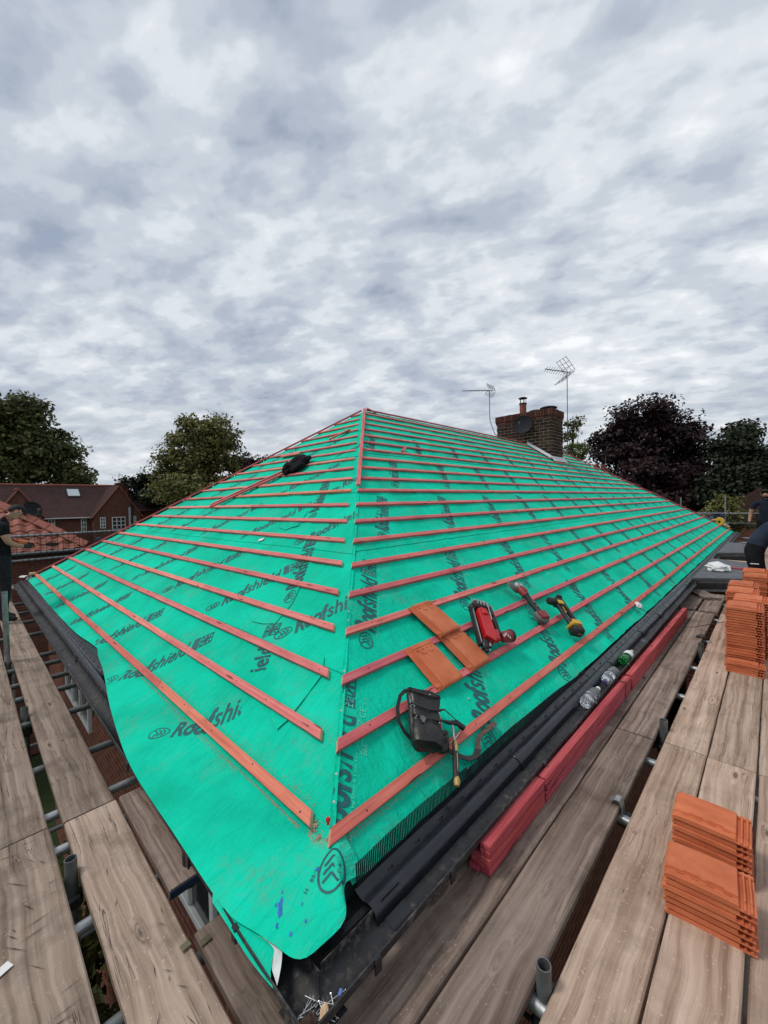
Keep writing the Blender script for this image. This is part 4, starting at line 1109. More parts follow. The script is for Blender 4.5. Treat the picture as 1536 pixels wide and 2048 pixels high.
for i, (x0, x1, y0, y1) in enumerate([(6.19, 7.6, -.485, -.275), (6.16, 7.5, -.735, -.515), (6.16, 10, -.99, -.77), (6.13, 21.2, -1.22, -1.0), (6.14, 21.2, -1.452, -1.232), (6.14, 21.2, -1.69, -1.466)]):
    board(x0, x1, y0, y1, ['short dark board beside the gutter in front of the bay', 'short board left of the tile stacks in front of the bay', 'board passing behind the tall tile stack beside the bay', 'long far board under the bending worker', 'long far board behind the tile stacks', 'outermost long far board behind the tile stacks'][i], M_BRDM if i < 3 else M_BRDR, dz=-.001*i)
board(6.95, 7.5, -.60, -.375, 'loose board end lying crosswise in front of the bay', M_BRDM, dz=.039, rz=.5)
board(-.68, 2.6, 10.1, 10.32, 'board across the far left end behind the gutter stop', M_BRDL, dz=.0)
board(-.68, 2.6, 10.36, 10.58, 'pale board across the far left end beside the guard rail', M_BRDL, dz=.0)
# painted end, hoop irons and clips
def plate(name, label, c_, d_, rz, mat, parts=()):
    M = Matrix.Translation(c_) @ Matrix.Rotation(rz, 4, 'Z'); e = empty(name, label, 'clip', M=M)
    m = MB(); m.box((0, 0, 0), d_, ch=.0015); m.build('plate', mat, e)
    m = MB(); m.box((d_[0]/2-.003, 0, -.022), (.004, d_[1], .045), ch=.001); m.build('hook', mat, e); return e
M_OCH = plain('dull_brass', (.16, .14, .085), .6, .5, .3, 30)
plate('board_clip', 'dull brass clip on the long brown-grey board, left one of the pair', (-.482, .262, BZ+.007), (.034, .028, .003), .1, M_OCH)
plate('board_clip', 'dull brass clip on the short brown board, right one of the pair', (-.424, .228, BZ+.007), (.040, .026, .003), .05, M_OCH)
e = empty('board_clip', 'shiny bent steel clip beside the wide gap, near', 'clip', loc=(1.354, -.70, BZ)); m = MB()
m.ribbon([(0, .035, .012), (0, .01, .03), (0, -.01, .03), (0, -.022, .0), (0, -.026, -.05)], (0, 0, 1), .05, .004); m.build('strap', M_STEEL, e)
e = empty('board_clip', 'dull bent steel clip beside the wide gap, far', 'clip', loc=(4.79, -.71, BZ)); m = MB()
m.ribbon([(0, .06, .006), (0, .01, .035), (0, -.015, .03), (0, -.026, -.05)], (0, 0, 1), .07, .005); m.build('strap', M_DSTEEL, e)
m = MB(); m.box((-.335, .534, BZ-.019), (.222, .006, .034)); o = m.build('board_end_paint', plain('navy_end_paint', (.012, .028, .065), .6), bpy.data.objects['scaffold_board.006']); o.matrix_parent_inverse = bpy.data.objects['scaffold_board.006'].matrix_world.inverted()
# saw grooves scored in the corner boards
random.seed(31); bo = bpy.data.objects['scaffold_board.001']; m = MB()
for k in range(26):
    x = random.uniform(-.955, -.78); y = random.choice([random.uniform(.95, 1.33), random.uniform(.30, .9)]); a_ = random.choice([random.uniform(.9, 1.25), random.uniform(-.15, .25)])+math.pi*.0
    L_ = random.uniform(.03, .13); d_ = Vector((math.cos(a_), -math.sin(a_), 0))*L_/2; w_ = random.uniform(.0008, .0018)
    p0, p1 = Vector((x, y, BZ+.0042))-d_, Vector((x, y, BZ+.0042))+d_
    if not (-.97 < p0.x < -.753 and -.97 < p1.x < -.753): continue
    pr = Vector((-d_.y, d_.x, 0)).normalized()*w_
    m.add([p0, (p0+p1)/2+pr, p1, (p0+p1)/2-pr], [(0, 1, 2, 3)])
o = m.build('saw_marks', M_SCR, bo, kind='stuff'); o.matrix_parent_inverse = bo.matrix_world.inverted()
bo = bpy.data.objects['scaffold_board.005']; m = MB()
for k in range(10):
    x = random.uniform(-.67, -.49); y = random.uniform(.02, .9); a_ = random.uniform(1.0, 2.2); L_ = random.uniform(.02, .07); d_ = Vector((math.cos(a_), math.sin(a_), 0))*L_/2
    p0, p1 = Vector((x, y, BZ+.0042))-d_, Vector((x, y, BZ+.0042))+d_; pr = Vector((-d_.y, d_.x, 0)).normalized()*.0012
    m.add([p0, (p0+p1)/2+pr, p1, (p0+p1)/2-pr], [(0, 1, 2, 3)])
o = m.build('saw_marks', M_SCR, bo, kind='stuff'); o.matrix_parent_inverse = bo.matrix_world.inverted()
m = MB(); m.box((0, 0, 0), (.05, .035, .0008)); tag(m.build('paper_scrap', M_PAPER, None, M=Matrix.Translation((-.955, .655, BZ+.006)) @ Matrix.Rotation(.4, 4, 'Z')), 'white paper scrap on the board at the left edge', 'paper')
# drain pipe joint under the left gutter
m = MB(); m.lathe([(.030, 0), (.034, .01), (.034, .05), (.030, .06), (.030, .16), (.033, .17), (.033, .2)], 18, Matrix.Translation((-.335, .62, -.40))); o = m.build('downpipe', M_BLK, house, smooth=True)

# ------------------------------------------------------------------ bundles of battens on the boards
def bundle(x0, x1, y0, y1, lab, nw=2, nh=5):
    c_ = Vector(((x0+x1)/2, (y0+y1)/2, BZ+.004)); a_ = math.atan2(y1-y0, x1-x0); L_ = math.hypot(x1-x0, y1-y0)
    e = empty('batten_bundle', lab, 'timber', M=Matrix.Translation(c_) @ Matrix.Rotation(a_, 4, 'Z'), group='red batten bundles beside the gutter')
    for i in range(nw):
        for j in range(nh if i == 0 else 3):
            m = MB(); dl = random.uniform(-.012, .012); m.box((0, 0, 0), (L_-.02, .0472, .0246), ch=.002)
            m.build('batten', M_BATS, e, loc=(dl, (i-.5)*.0487+random.uniform(-.0022, .0022), .0135+j*.0264))
    for q in ((.40,) if L_ > 1 else ()):
        m = MB(); hv = nh*.0264+.005
        m.ribbon([(L_*q, -.0505, .0), (L_*q, -.0505, hv), (L_*q, .0, hv), (L_*q, .002, .082), (L_*q, .0505, .082), (L_*q, .0505, .0)], (1, 0, 0), .0005, .012); m.build('strap', M_RUB, e)
bundle(.50, 1.09, -.374, -.376, 'short red batten bundle nearest the camera, beside the gutter')
bundle(1.10, 2.80, -.377, -.392, 'middle red batten bundle beside the bottles in the gutter')
bundle(2.82, 5.62, -.394, -.418, 'longest red batten bundle, farthest along the gutter')

# ------------------------------------------------------------------ roof tiles
TW, TL = .268, .336
def tile_mesh(mat):
    xs = [0, .008, .011, .016, .019, .026, .029, .034, .038, .045, .050, .09, .135, .18, .225, .248, .258, .264, TW]
    ys = [0, .003, .008, .016, .03, .12, .22, TL-.062, TL-.060, TL-.03, TL-.026, TL-.020, TL-.016, TL]
    def zt(x, y):
        if x < .047: z = .005+(.0115 if (.010 < x < .017 or .028 < x < .036) else 0)
        else: z = .0225+.0025*math.sin(math.pi*min(1, max(0, (x-.047)/(TW-.047))))
        if x > .25: z -= ((x-.25)/.018)**2*.010
        if y < .016: z -= (1-y/.016)**2*.009
        if y > TL-.061: z -= .006
        if TL-.027 < y < TL-.017 and x > .047: z += .004
        return max(.003, z)
    m = MB(); nx, ny = len(xs), len(ys)
    V = [(x, y, zt(x, y)) for y in ys for x in xs]
    m.add(V, [(j*nx+i, j*nx+i+1, (j+1)*nx+i+1, (j+1)*nx+i) for j in range(ny-1) for i in range(nx-1)])
    # rim and underside
    rim = [(i, 0) for i in range(nx)]+[(nx-1, j) for j in range(1, ny)]+[(i, ny-1) for i in range(nx-2, -1, -1)]+[(0, j) for j in range(ny-2, 0, -1)]
    o_ = len(m.v)
    for i, j in rim: m.v.append((xs[i], ys[j], max(0.0, zt(xs[i], ys[j])-.019)))
    n = len(rim)
    for k in range(n):
        a_, b_ = rim[k], rim[(k+1) % n]; m.f.append((a_[1]*nx+a_[0], o_+k, o_+(k+1) % n, b_[1]*nx+b_[0])); m.m.append(0)
    m.f.append(tuple(o_+k for k in range(n))[::-1]); m.m.append(0)
    for cx in (.115, .185):                              # raised half-round studs at the head
        pts = [(cx+.024*math.cos(a_), TL-.066-.024*math.sin(a_)) for a_ in [math.pi*k/8 for k in range(9)]]
        m.prism(pts, .012, .0285)
    for cx in (.08, .13, .175, .22): m.box((cx, TL-.045, .0185), (.024, .006, .009), ch=.001)
    m.box((.022, .030, .010), (.044, .022, .012), ch=.003)
    return m.mesh('clay_tile', mat, smooth=True)
TILE = tile_mesh(M_TER)
def put_tile(M, lab, group=None, ls=1.0, zs=1.0):
    o = link('clay_tile', TILE, None, M=M @ Matrix.Diagonal((1, ls, zs, 1))); return tag(o, lab, 'tile', group)
def slopeM(face, u, s, n, ang=0.0, tx=0.0, ty=0.0):
    ex = Vector((1, 0, 0)) if face == 'R' else Vector((0, -1, 0)); ez = RN if face == 'R' else LN; ey = ez.cross(ex)
    M = Matrix((ex, ey, ez)).transposed().to_4x4(); M.translation = FW[face](u, s, n)
    return M @ Matrix.Rotation(ang, 4, 'Z') @ Matrix.Rotation(tx, 4, 'X') @ Matrix.Rotation(ty, 4, 'Y')
put_tile(slopeM('R', 1.375, .245, .003, .02, R_(0.3)), 'loose orange tile, lower right of the three on the roof battens', 'loose tiles laid on the battens')
put_tile(slopeM('R', 1.340, .545, .036, .01, R_(-4.6)), 'loose orange tile, topmost of the three on the roof battens', 'loose tiles laid on the battens')
put_tile(slopeM('R', 1.000, .240, .003, -.01, R_(.3)), 'loose orange tile, left one of the three on the roof battens', 'loose tiles laid on the battens')
random.seed(77)
def stack(x, yr, n, where, ls=1.0, z0=BZ, pitch=.0236, twist=.0, lean=0.0):
    for k in range(n):
        j = n-k                                           # rank from the top
        M = Matrix.Translation((x+TL*ls+random.uniform(-.005, .005)+lean*k, yr+random.uniform(-.006, .006), z0+.001+k*pitch)) @ Matrix(((0, -1, 0, 0), (1, 0, 0, 0), (0, 0, 1, 0), (0, 0, 0, 1))) @ Matrix.Rotation(twist+random.uniform(-.012, .012), 4, 'Z')
        put_tile(M, ('orange tile on top of the %s' if j == 1 else 'orange tile, '+ORD[j]+' from the top of the %s') % where, 'tiles in the '+where, ls, pitch/.0236)
stack(.870, -1.236, 7, 'front low stack', .56, twist=.09, pitch=.0245)
stack(1.185, -1.226, 8, 'second low stack', .56, twist=.03, pitch=.0245)
stack(3.83, -1.245, 4, 'four-tile pile by the tall stack', .42)
stack(3.99, -1.228, 24, 'foremost tall stack')
stack(4.40, -1.262, 24, 'tall stack just behind the foremost')
stack(4.83, -1.175, 24, 'leftmost tall stack')
stack(5.28, -1.165, 24, 'fourth tall stack back')
stack(5.72, -1.285, 26, 'fifth tall stack back')
stack(6.16, -1.26, 26, 'rearmost tall stack')
# ------------------------------------------------------------------ tools on the roof
def part(e, name, mat, fn, smooth=True):
    m = MB(); fn(m); return m.build(name, mat, e, smooth=smooth)
def rbox(m, c_, d_, M=None, ch=None): m.box(c_, d_, M, ch=ch if ch is not None else min(d_)*.22)
# red nail gun lying on its side: local X runs nose -> head
e = empty('nail_gun', 'bright red cordless nail gun lying on the battens beside the tiles', 'nail gun', M=slopeM('R', 1.70, .335, .004, R_(52)) @ Matrix.Rotation(R_(-6), 4, 'Y'))
def f(m):
    m.prism([(.03, -.055), (.08, -.075), (.25, -.07), (.33, -.06), (.36, -.01), (.33, .035), (.24, .03), (.06, .02)], .012, .085)
    rbox(m, (.12, -.095, .045), (.11, .06, .06)); rbox(m, (.31, -.02, .088), (.06, .05, .02))
o = part(e, 'body', M_RED, f); bv = o.modifiers.new('b', 'BEVEL'); bv.width = .008; bv.segments = 2; bv.limit_method = 'ANGLE'
part(e, 'magazine', M_RUB, lambda m: (rbox(m, (.19, .065, .035), (.40, .022, .05)), rbox(m, (.19, .046, .03), (.36, .008, .03)), rbox(m, (.36, .06, .04), (.06, .04, .06))))
part(e, 'magazine_rail', M_SILV, lambda m: rbox(m, (.17, .066, .062), (.34, .008, .004)))
part(e, 'rear_housing', M_RUB, lambda m: (rbox(m, (.385, -.02, .05), (.07, .15, .09)), rbox(m, (.36, -.105, .045), (.10, .04, .06))))
part(e, 'scuffed_cap', M_SILV, lambda m: (rbox(m, (.42, -.01, .05), (.02, .13, .075)), [rbox(m, (.395, -.06+.03*i, .098), (.05, .012, .006)) for i in range(4)]))
part(e, 'handle', M_RUB, lambda m: m.tube([(.37, -.115, .045), (.29, -.13, .045), (.20, -.135, .045), (.13, -.125, .045)], [.024, .022, .021, .024], 10))
def f(m):
    M = Matrix.Translation((.13, -.165, .045)) @ Matrix.Rotation(R_(90), 4, 'X') @ Matrix.Rotation(R_(25), 4, 'Y')
    m.lathe([(.03, -.01), (.043, .0), (.046, .03), (.046, .085), (.040, .095)], 20, M)
part(e, 'motor_housing', M_DRED, f)
part(e, 'motor_ring', M_RUB, lambda m: m.lathe([(.047, .0), (.051, .003), (.051, .02), (.047, .023)], 20, Matrix.Translation((.165, -.238, .045)) @ Matrix.Rotation(R_(90), 4, 'X') @ Matrix.Rotation(R_(25), 4, 'Y')))
part(e, 'badge', M_PAPER, lambda m: [rbox(m, (.125-.014*abs(i), -.165+.014*i, .094), (.020, .007, .002)) for i in (-2, -1, 0, 1, 2)])
part(e, 'belt_hook', M_BRIGHT, lambda m: m.tube([(.22, -.06, .088), (.23, -.055, .105), (.36, -.05, .112), (.375, -.065, .112), (.37, -.10, .108), (.33, -.105, .10)], .004, 8))
part(e, 'nose', M_DSTEEL, lambda m: (rbox(m, (.0, .03, .04), (.09, .05, .05)), rbox(m, (-.045, .025, .04), (.04, .03, .03)), m.tube([(-.02, -.01, .05), (.03, -.015, .06)], .012, 8)))
part(e, 'nose_spring', M_SILV, lambda m: (rbox(m, (-.012, .0, .068), (.03, .014, .012)), rbox(m, (-.05, .005, .055), (.012, .012, .01))))
# long grey and red tool
e = empty('cordless_grinder', 'worn red and grey cordless tool with a long black handle, head uphill', 'power tool', M=slopeM('R', 2.665, .335, .004, R_(74)) @ Matrix.Rotation(R_(-4), 4, 'Y'))
part(e, 'battery', M_GREYT, lambda m: (m.lathe([(.055, 0), (.066, .012), (.068, .05), (.058, .062)], 18, Matrix.Translation((.0, 0, .008)) @ Matrix.Diagonal((1, 1.15, 1, 1))),))
part(e, 'battery_top', M_DRED, lambda m: rbox(m, (.005, .0, .078), (.085, .10, .030)))
part(e, 'battery_clips', M_SILV, lambda m: (rbox(m, (-.045, .03, .055), (.02, .03, .02)), rbox(m, (-.045, -.03, .055), (.02, .03, .02))))
part(e, 'handle', M_RUB, lambda m: (m.tube([(.04, 0, .062), (.12, .003, .058), (.22, .0, .060), (.27, 0, .062)], [.028, .024, .027, .034], 12), rbox(m, (.11, 0, .085), (.05, .02, .008))))
part(e, 'handle_panels', M_GREYT, lambda m: (rbox(m, (.10, .0, .086), (.03, .03, .01)), rbox(m, (.15, .0, .085), (.03, .028, .01))))
part(e, 'motor_body', M_DRED, lambda m: (m.tube([(.25, 0, .060), (.30, 0, .060), (.35, 0, .058)], [.036, .042, .038], 14), rbox(m, (.30, .0, .098), (.05, .04, .012))))
part(e, 'gear_head', M_SILV, lambda m: (m.lathe([(.034, 0), (.042, .01), (.042, .04), (.030, .055)], 16, Matrix.Translation((.375, .005, .035))), rbox(m, (.36, -.02, .085), (.05, .02, .02))))
part(e, 'disc_guard', M_GREYT, lambda m: m.lathe([(.010, 0), (.066, .0), (.072, .006), (.072, .026), (.045, .034)], 24, Matrix.Translation((.395, .035, .012)) @ Matrix.Rotation(R_(20), 4, 'X')))
# yellow and black nailer
e = empty('cordless_nailer', 'black and yellow cordless nailer with its square battery downhill', 'nail gun', M=slopeM('R', 2.90, .085, .012, R_(58)) @ Matrix.Rotation(R_(-4), 4, 'Y'))
part(e, 'battery', M_RUB, lambda m: (rbox(m, (-.02, 0, .055), (.075, .125, .105), ch=.018), rbox(m, (-.058, 0, .055), (.01, .09, .06))))
part(e, 'battery_badge', M_TAN, lambda m: (rbox(m, (-.064, .012, .065), (.003, .014, .014), ch=.001), rbox(m, (-.064, -.012, .065), (.003, .022, .008), ch=.001)))
part(e, 'battery_shoe', M_YEL, lambda m: (rbox(m, (.03, 0, .060), (.035, .13, .10), ch=.012), rbox(m, (.005, -.066, .07), (.06, .012, .05)), rbox(m, (.04, .0, .112), (.05, .10, .012))))
part(e, 'handle', M_RUB, lambda m: m.tube([(.04, .03, .065), (.12, .038, .062), (.22, .045, .068), (.28, .05, .07)], [.026, .020, .022, .030], 12))
part(e, 'motor_body', M_RUB, lambda m: (rbox(m, (.31, .04, .07), (.09, .09, .085)), m.lathe([(.034, 0), (.038, .01), (.036, .07), (.028, .08)], 14, Matrix.Translation((.31, .075, .07)) @ Matrix.Rotation(R_(-90), 4, 'X'))))
part(e, 'yellow_panel', M_YEL, lambda m: (rbox(m, (.27, .055, .118), (.045, .06, .014)), rbox(m, (.24, .012, .07), (.05, .018, .03)), rbox(m, (.20, .005, .07), (.03, .016, .02))))
part(e, 'magazine', M_RUB, lambda m: (m.prism([(.04, -.06), (.07, -.035), (.36, -.005), (.40, -.02), (.40, -.055), (.34, -.06)], .05, .085), rbox(m, (.40, -.03, .075), (.03, .06, .05)), rbox(m, (.08, -.062, .07), (.05, .02, .03))))
part(e, 'nail_strip', M_SILV, lambda m: m.tube([(.08, .0, .066), (.20, .012, .066)], .004, 6))

# tool pouch with belt
PM = slopeM('R', .548, .012, .0, R_(0))
wdir = Vector((.80, -.60)); 
ang = math.atan2(wdir.y, wdir.x)
e = empty('tool_pouch', 'worn black leather tool pouch with belt lying over the two lowest battens', 'pouch', M=slopeM('R', .605, .022, .006, ang+R_(-4)) @ Matrix.Scale(.86, 4))
def pocket(m, levels, n=20, open_top=True):
    """levels: (y, width, depth, x offset, z base)"""
    rings = []
    for y, w_, d_, xo, zb in levels:
        r_ = []
        for k in range(n):
            a_ = 2*math.pi*k/n; c_, s_ = math.cos(a_), math.sin(a_); p = 2.2
            x = (abs(c_)**(2/p))*math.copysign(1, c_)*w_/2; z = (abs(s_)**(2/p))*math.copysign(1, s_)*d_/2
            q3 = noise.noise((x*22+xo*90, y*22, z*22)); r_.append(Vector((x+xo+.006*q3, y+.006*math.sin(x*40)+.004*q3, z+zb+d_/2+.009*q3)))
        rings.append(r_)
    m.grid([r_+[r_[0]] for r_ in rings]); o_ = len(m.v)
    if True:
        m.f.append(tuple(range(n))); m.m.append(0)
    return rings
def f(m): pocket(m, [(.0, .15, .05, 0, .008), (.01, .17, .07, 0, .0), (.12, .185, .075, 0, .004), (.24, .20, .075, .005, .012), (.32, .225, .08, .01, .02), (.362, .25, .085, .01, .03)])
part(e, 'back_bag', M_LEATH, f)
part(e, 'bag_inside', M_CLOTHB, lambda m: m.prism([(-.10, .340), (.12, .340), (.125, .366), (-.105, .366)], .045, .10))
part(e, 'lower_pocket', M_LEATH, lambda m: pocket(m, [(-.018, .13, .05, 0, .040), (-.004, .190, .095, 0, .03), (.05, .20, .105, 0, .035), (.11, .185, .09, 0, .042), (.150, .165, .065, 0, .05)]))
part(e, 'middle_pocket', M_LEATH, lambda m: pocket(m, [(.10, .165, .07, 0, .045), (.15, .188, .08, .003, .045), (.19, .195, .075, .004, .05), (.225, .195, .07, .005, .055)]))
part(e, 'upper_flap', M_LEATH, lambda m: pocket(m, [(.20, .19, .05, .006, .055), (.28, .21, .055, .008, .06), (.325, .222, .055, .01, .068)]))
def rimtube(y, w_, zb, dip=.02):
    def f(m): m.tube([(-w_/2-.004, y+.012, zb-.03), (-w_/2, y, zb), (-w_*.3, y-dip*.7, zb+.014), (0, y-dip, zb+.018), (w_*.3, y-dip*.6, zb+.014), (w_/2, y, zb), (w_/2+.004, y+.012, zb-.03)], .0055, 7)
    return f
part(e, 'rim', M_LEATH, rimtube(.153, .178, .118)); part(e, 'rim', M_LEATH, rimtube(.23, .20, .118, .03)); part(e, 'rim', M_LEATH, rimtube(.33, .226, .115, .022))
part(e, 'scuff', M_GREYT, lambda m: m.prism([(-.045+.018*math.cos(a_)*(1+.3*math.sin(3*a_)), .118+.024*math.sin(a_)) for a_ in [k*.5236 for k in range(12)]], .1365, .1385))
for p in ((-.078, .145, .118), (.078, .14, .118), (-.085, .215, .115), (.085, .212, .118), (.03, .325, .125)):
    part(e, 'rivet', M_BRIGHT, lambda m: m.lathe([(.006, 0), (.006, .003), (.003, .005)], 8, Matrix.Translation(p)))
part(e, 'side_holder', M_LEATH, lambda m: pocket(m, [(.02, .05, .03, .135, .01), (.035, .07, .045, .138, .006), (.11, .078, .05, .14, .01), (.145, .075, .045, .14, .014)]))
part(e, 'cast_motif', M_RUB, lambda m: m.tube([(.12, .05, .062), (.13, .08, .066), (.15, .09, .066), (.155, .07, .066), (.135, .06, .066), (.125, .11, .066), (.15, .12, .066)], .004, 6))
part(e, 'ring', M_BRIGHT, lambda m: m.tube([(.105+.018*math.cos(a_), .30+.018*math.sin(a_), .085) for a_ in [k*.6283 for k in range(9)]], .003, 6))
part(e, 'red_grip', M_RED, lambda m: m.tube([(.125, .15, .05), (.118, .22, .06), (.11, .265, .065)], [.008, .010, .006], 8))
part(e, 'tail_strap', M_LEATH, lambda m: m.ribbon([(-.11, .37, .06), (-.15, .32, .05), (-.165, .24, .03), (-.15, .16, .01), (-.11, .10, .005), (-.05, .06, .0)], [(0, .0, 1)]*6, .024, .005))
def toR(u, s, n): return e.matrix_world.inverted() @ RW(u, s, n)
e_inv = (slopeM('R', .605, .022, .006, ang+R_(-4)) @ Matrix.Scale(.86, 4)).inverted()
bl = [(.66, .0, .03), (.73, -.012, .016), (.785, -.085, .006), (.84, -.13, .0), (.90, -.147, -.006), (.955, -.128, -.004), (.985, -.100, .0), (1.03, -.085, .002), (1.09, -.082, .0), (1.16, -.083, .0), (1.215, -.082, -.002)]
part(e, 'belt', M_LEATH, lambda m: m.ribbon([e_inv @ RW(*p) for p in bl[:6]], [(-.5, .2, .85)]*6, .042, .005))
part(e, 'belt_end', M_BELT, lambda m: m.ribbon([e_inv @ RW(*p) for p in bl[5:]], [(-.3, .2, .9)]*6, [.036, .032, .028, .030, .044, .034], .004))
part(e, 'hammer_loop', M_LEATH, lambda m: m.ribbon([e_inv @ RW(*p) for p in [(.80, .17, .03), (.87, .12, .07), (.90, .04, .06), (.885, -.02, .03)]], [(.6, .3, .7)]*4, .03, .005))
# hammer through the loop
hm = empty('hammer', 'hammer with a tan and black handle hanging from the tool belt', 'hammer', loc=RW(.705, -.11, .02))
hi = Vector(RW(.705, -.11, .02))
hp_ = lambda u, s, n: RW(u, s, n)-hi
def f(m): m.tube([hp_(.795, -.035, .045), hp_(.765, -.062, .05), hp_(.70, -.118, .052), hp_(.645, -.166, .05), hp_(.622, -.187, .048)], [.011, .014, .0165, .0165, .012], 12)
part(hm, 'grip', M_RUB, f)
part(hm, 'grip_inlay', M_TAN, lambda m: (m.tube([hp_(.80, -.035, .050), hp_(.770, -.060, .062), hp_(.745, -.080, .064)], [.007, .010, .006], 8), m.tube([hp_(.74, -.088, .064), hp_(.69, -.130, .066), hp_(.65, -.165, .062)], .0035, 6), m.tube([hp_(.655, -.160, .054), hp_(.632, -.180, .054), hp_(.617, -.193, .050)], [.010, .0175, .012], 10)))
part(hm, 'shaft', M_BRIGHT, lambda m: m.tube([hp_(.79, -.04, .045), hp_(.84, .01, .05), hp_(.88, .06, .05)], .0065, 8))
part(hm, 'head', M_DSTEEL, lambda m: (m.tube([hp_(.845, .055, .055), hp_(.90, .03, .05), hp_(.925, -.01, .04)], [.010, .016, .017], 10), m.tube([hp_(.845, .055, .055), hp_(.80, .09, .06)], [.012, .004], 8)))
part(hm, 'steel_pin', M_BRIGHT, lambda m: m.tube([hp_(.775, -.03, .03), hp_(.87, -.015, .05)], .003, 6))

# ------------------------------------------------------------------ bottles in the gutter
def bottle(x, flip, lab, mat, capm, labelband=None):
    M = Matrix.Translation((x, -.316, -.160)) @ Matrix.Scale(1.22, 4) @ Matrix.Rotation(R_(90 if not flip else -90), 4, 'Y') @ Matrix.Rotation(random.random(), 4, 'Z')
    e = empty('plastic_bottle', lab, 'bottle', M=M)
    K_ = 1.22
    prof = [(.004, -.118), (.024, -.120), (.032, -.112), (.035, -.09), (.0345, -.04), (.030, -.030), (.0345, -.02), (.0345, .03), (.031, .038), (.034, .046), (.033, .06), (.024, .088), (.0125, .105), (.0125, .118)]
    m = MB(); m.lathe(prof, 22); m.build('body', mat, e, smooth=True)
    m = MB(); m.lathe([(.0145, .112), (.0152, .114), (.0152, .13), (.012, .134)], 14); m.build('cap', capm, e, smooth=True)
    for k in range(6):
        a_ = k*math.pi/3; m = MB(); m.tube([(.0, 0, -.1145), (.022*math.cos(a_), .022*math.sin(a_), -.118), (.033*math.cos(a_), .033*math.sin(a_), -.10)], .0035, 5); m.build('base_rib', mat, e, smooth=True)
    if labelband:
        m = MB(); m.lathe([(.0358, labelband[0]), (.036, labelband[0]+.002), (.0358, labelband[1])], 22, caps=False); m.build('paper_label', M_PAPER, e, smooth=True)
bottle(2.20, False, 'clear plastic bottle in the gutter, nearest the camera', M_PET, M_PAPER)
bottle(2.66, True, 'clear plastic bottle with a purple cap lying in the gutter', M_PET, M_PURP)
bottle(3.22, False, 'green plastic bottle with a white label in the gutter', M_PETG, M_PAPER, (-.02, .045))

# ------------------------------------------------------------------ small things lying about
def crumple(name, lab, cat, c_, r_, mat, seed, sq=(1, 1, .6), M=None):
    bm = bmesh.new(); bmesh.ops.create_icosphere(bm, subdivisions=3, radius=r_)
    for v_ in bm.verts:
        d_ = v_.co.normalized(); k = 1+.35*noise.noise(d_*2.3+Vector((seed, 0, 0)))+.22*abs(noise.noise(d_*5+Vector((0, seed, 0))))
        v_.co = Vector((d_.x*sq[0], d_.y*sq[1], d_.z*sq[2]))*r_*k
    me = bpy.data.meshes.new(name); bm.to_mesh(me); bm.free(); me.materials.append(mat)
    o = link(name, me, None, M=M if M is not None else Matrix.Translation(c_)); tag(o, lab, cat); return o
crumple('crumpled_rag', 'crumpled white rag at the eaves below the lowest right batten', 'rag', None, .05, M_PAPER, 3, M=slopeM('R', 4.85, -.08, -.005))
# black jacket heaped on the hip end
jk = slopeM('L', 4.40, 3.46, .03) @ Matrix.Scale(.66, 4)
def jacket():
    bm = bmesh.new(); bmesh.ops.create_icosphere(bm, subdivisions=5, radius=1)
    for v_ in bm.verts:
        d_ = v_.co.normalized(); k = 1+.28*noise.noise(d_*1.6+Vector((4, 1, 2)))
        fold = .10*abs(noise.noise(Vector((d_.x*2.0+d_.y*5, d_.y*3, d_.z*4+1))))+.05*math.sin(9*(d_.x*.4+d_.y)+2*noise.noise(d_*3))
        v_.co = Vector((d_.x*.40, d_.y*.36, d_.z*.20 if d_.z > 0 else d_.z*.06))*(k+fold)
    me = bpy.data.meshes.new('jacket'); bm.to_mesh(me); bm.free(); me.materials.append(M_CLOTHB)
    for p in me.polygons: p.use_smooth = True
    e = empty('black_jacket', 'black jacket heaped on the upper battens of the hip end', 'jacket', M=jk); link('jacket_body', me, e)
    m = MB(); m.tube([(.10, -.18, .06), (.06, -.30, .03), (-.02, -.38, .0), (-.06, -.42, -.02)], [.09, .075, .06, .035], 10, flat=.6); m.build('sleeve', M_CLOTHB, e, smooth=True)
    m = MB(); m.tube([(-.3, .05, .05), (-.05, .12, .12), (.2, .06, .11), (.34, -.08, .05)], [.05, .07, .06, .04], 10, flat=.7); m.build('fold', M_CLOTHB, e, smooth=True)
    for i, x in enumerate((-.16, -.06)):
        m = MB(); m.box((x, -.04, .155), (.055, .035, .006), ch=.002); m.build('white_patch', M_PAPER, e)
jacket()
for i, (p0, p1, lab) in enumerate([((5.60, 2.30, .016), (4.30, 3.46, .016), 'right one of the two loose battens leaning diagonally up the hip end'), ((5.70, 2.36, .016), (4.45, 3.56, .016), 'left one of the two loose battens leaning diagonally up the hip end')]):
    tag(along(LW(*p0), LW(*p1), .05, .026, LN, M_BATR, 'loose_batten'), lab, 'timber', 'loose battens on the hip end')
tag(along(LW(4.55, 4.42, .016), LW(4.25, 4.72, .018), .05, .026, LN, M_BATO, 'batten_offcut'), 'short orange batten offcut high on the hip end', 'timber')
tag(along(LW(5.62, 4.02, .010), LW(5.0, 4.02, .012), .09, .02, LN, M_BATR, 'batten_offcut'), 'pink offcut lying by the far hip above the jacket', 'timber')
tag(along(RW(4.15, 3.88, .0), RW(4.36, 4.02, .02), .045, .026, RN, M_BATO, 'batten_offcut'), 'small offcut leaning between battens high on the long slope', 'timber')
m = MB(); m.box((0, 0, 0), (.075, .05, .004), ch=.001); tag(m.build('paper_scrap', M_PAPER, None, M=slopeM('L', 2.99, 1.652, -.014, .4)), 'white paper scrap on the green hip end', 'paper')
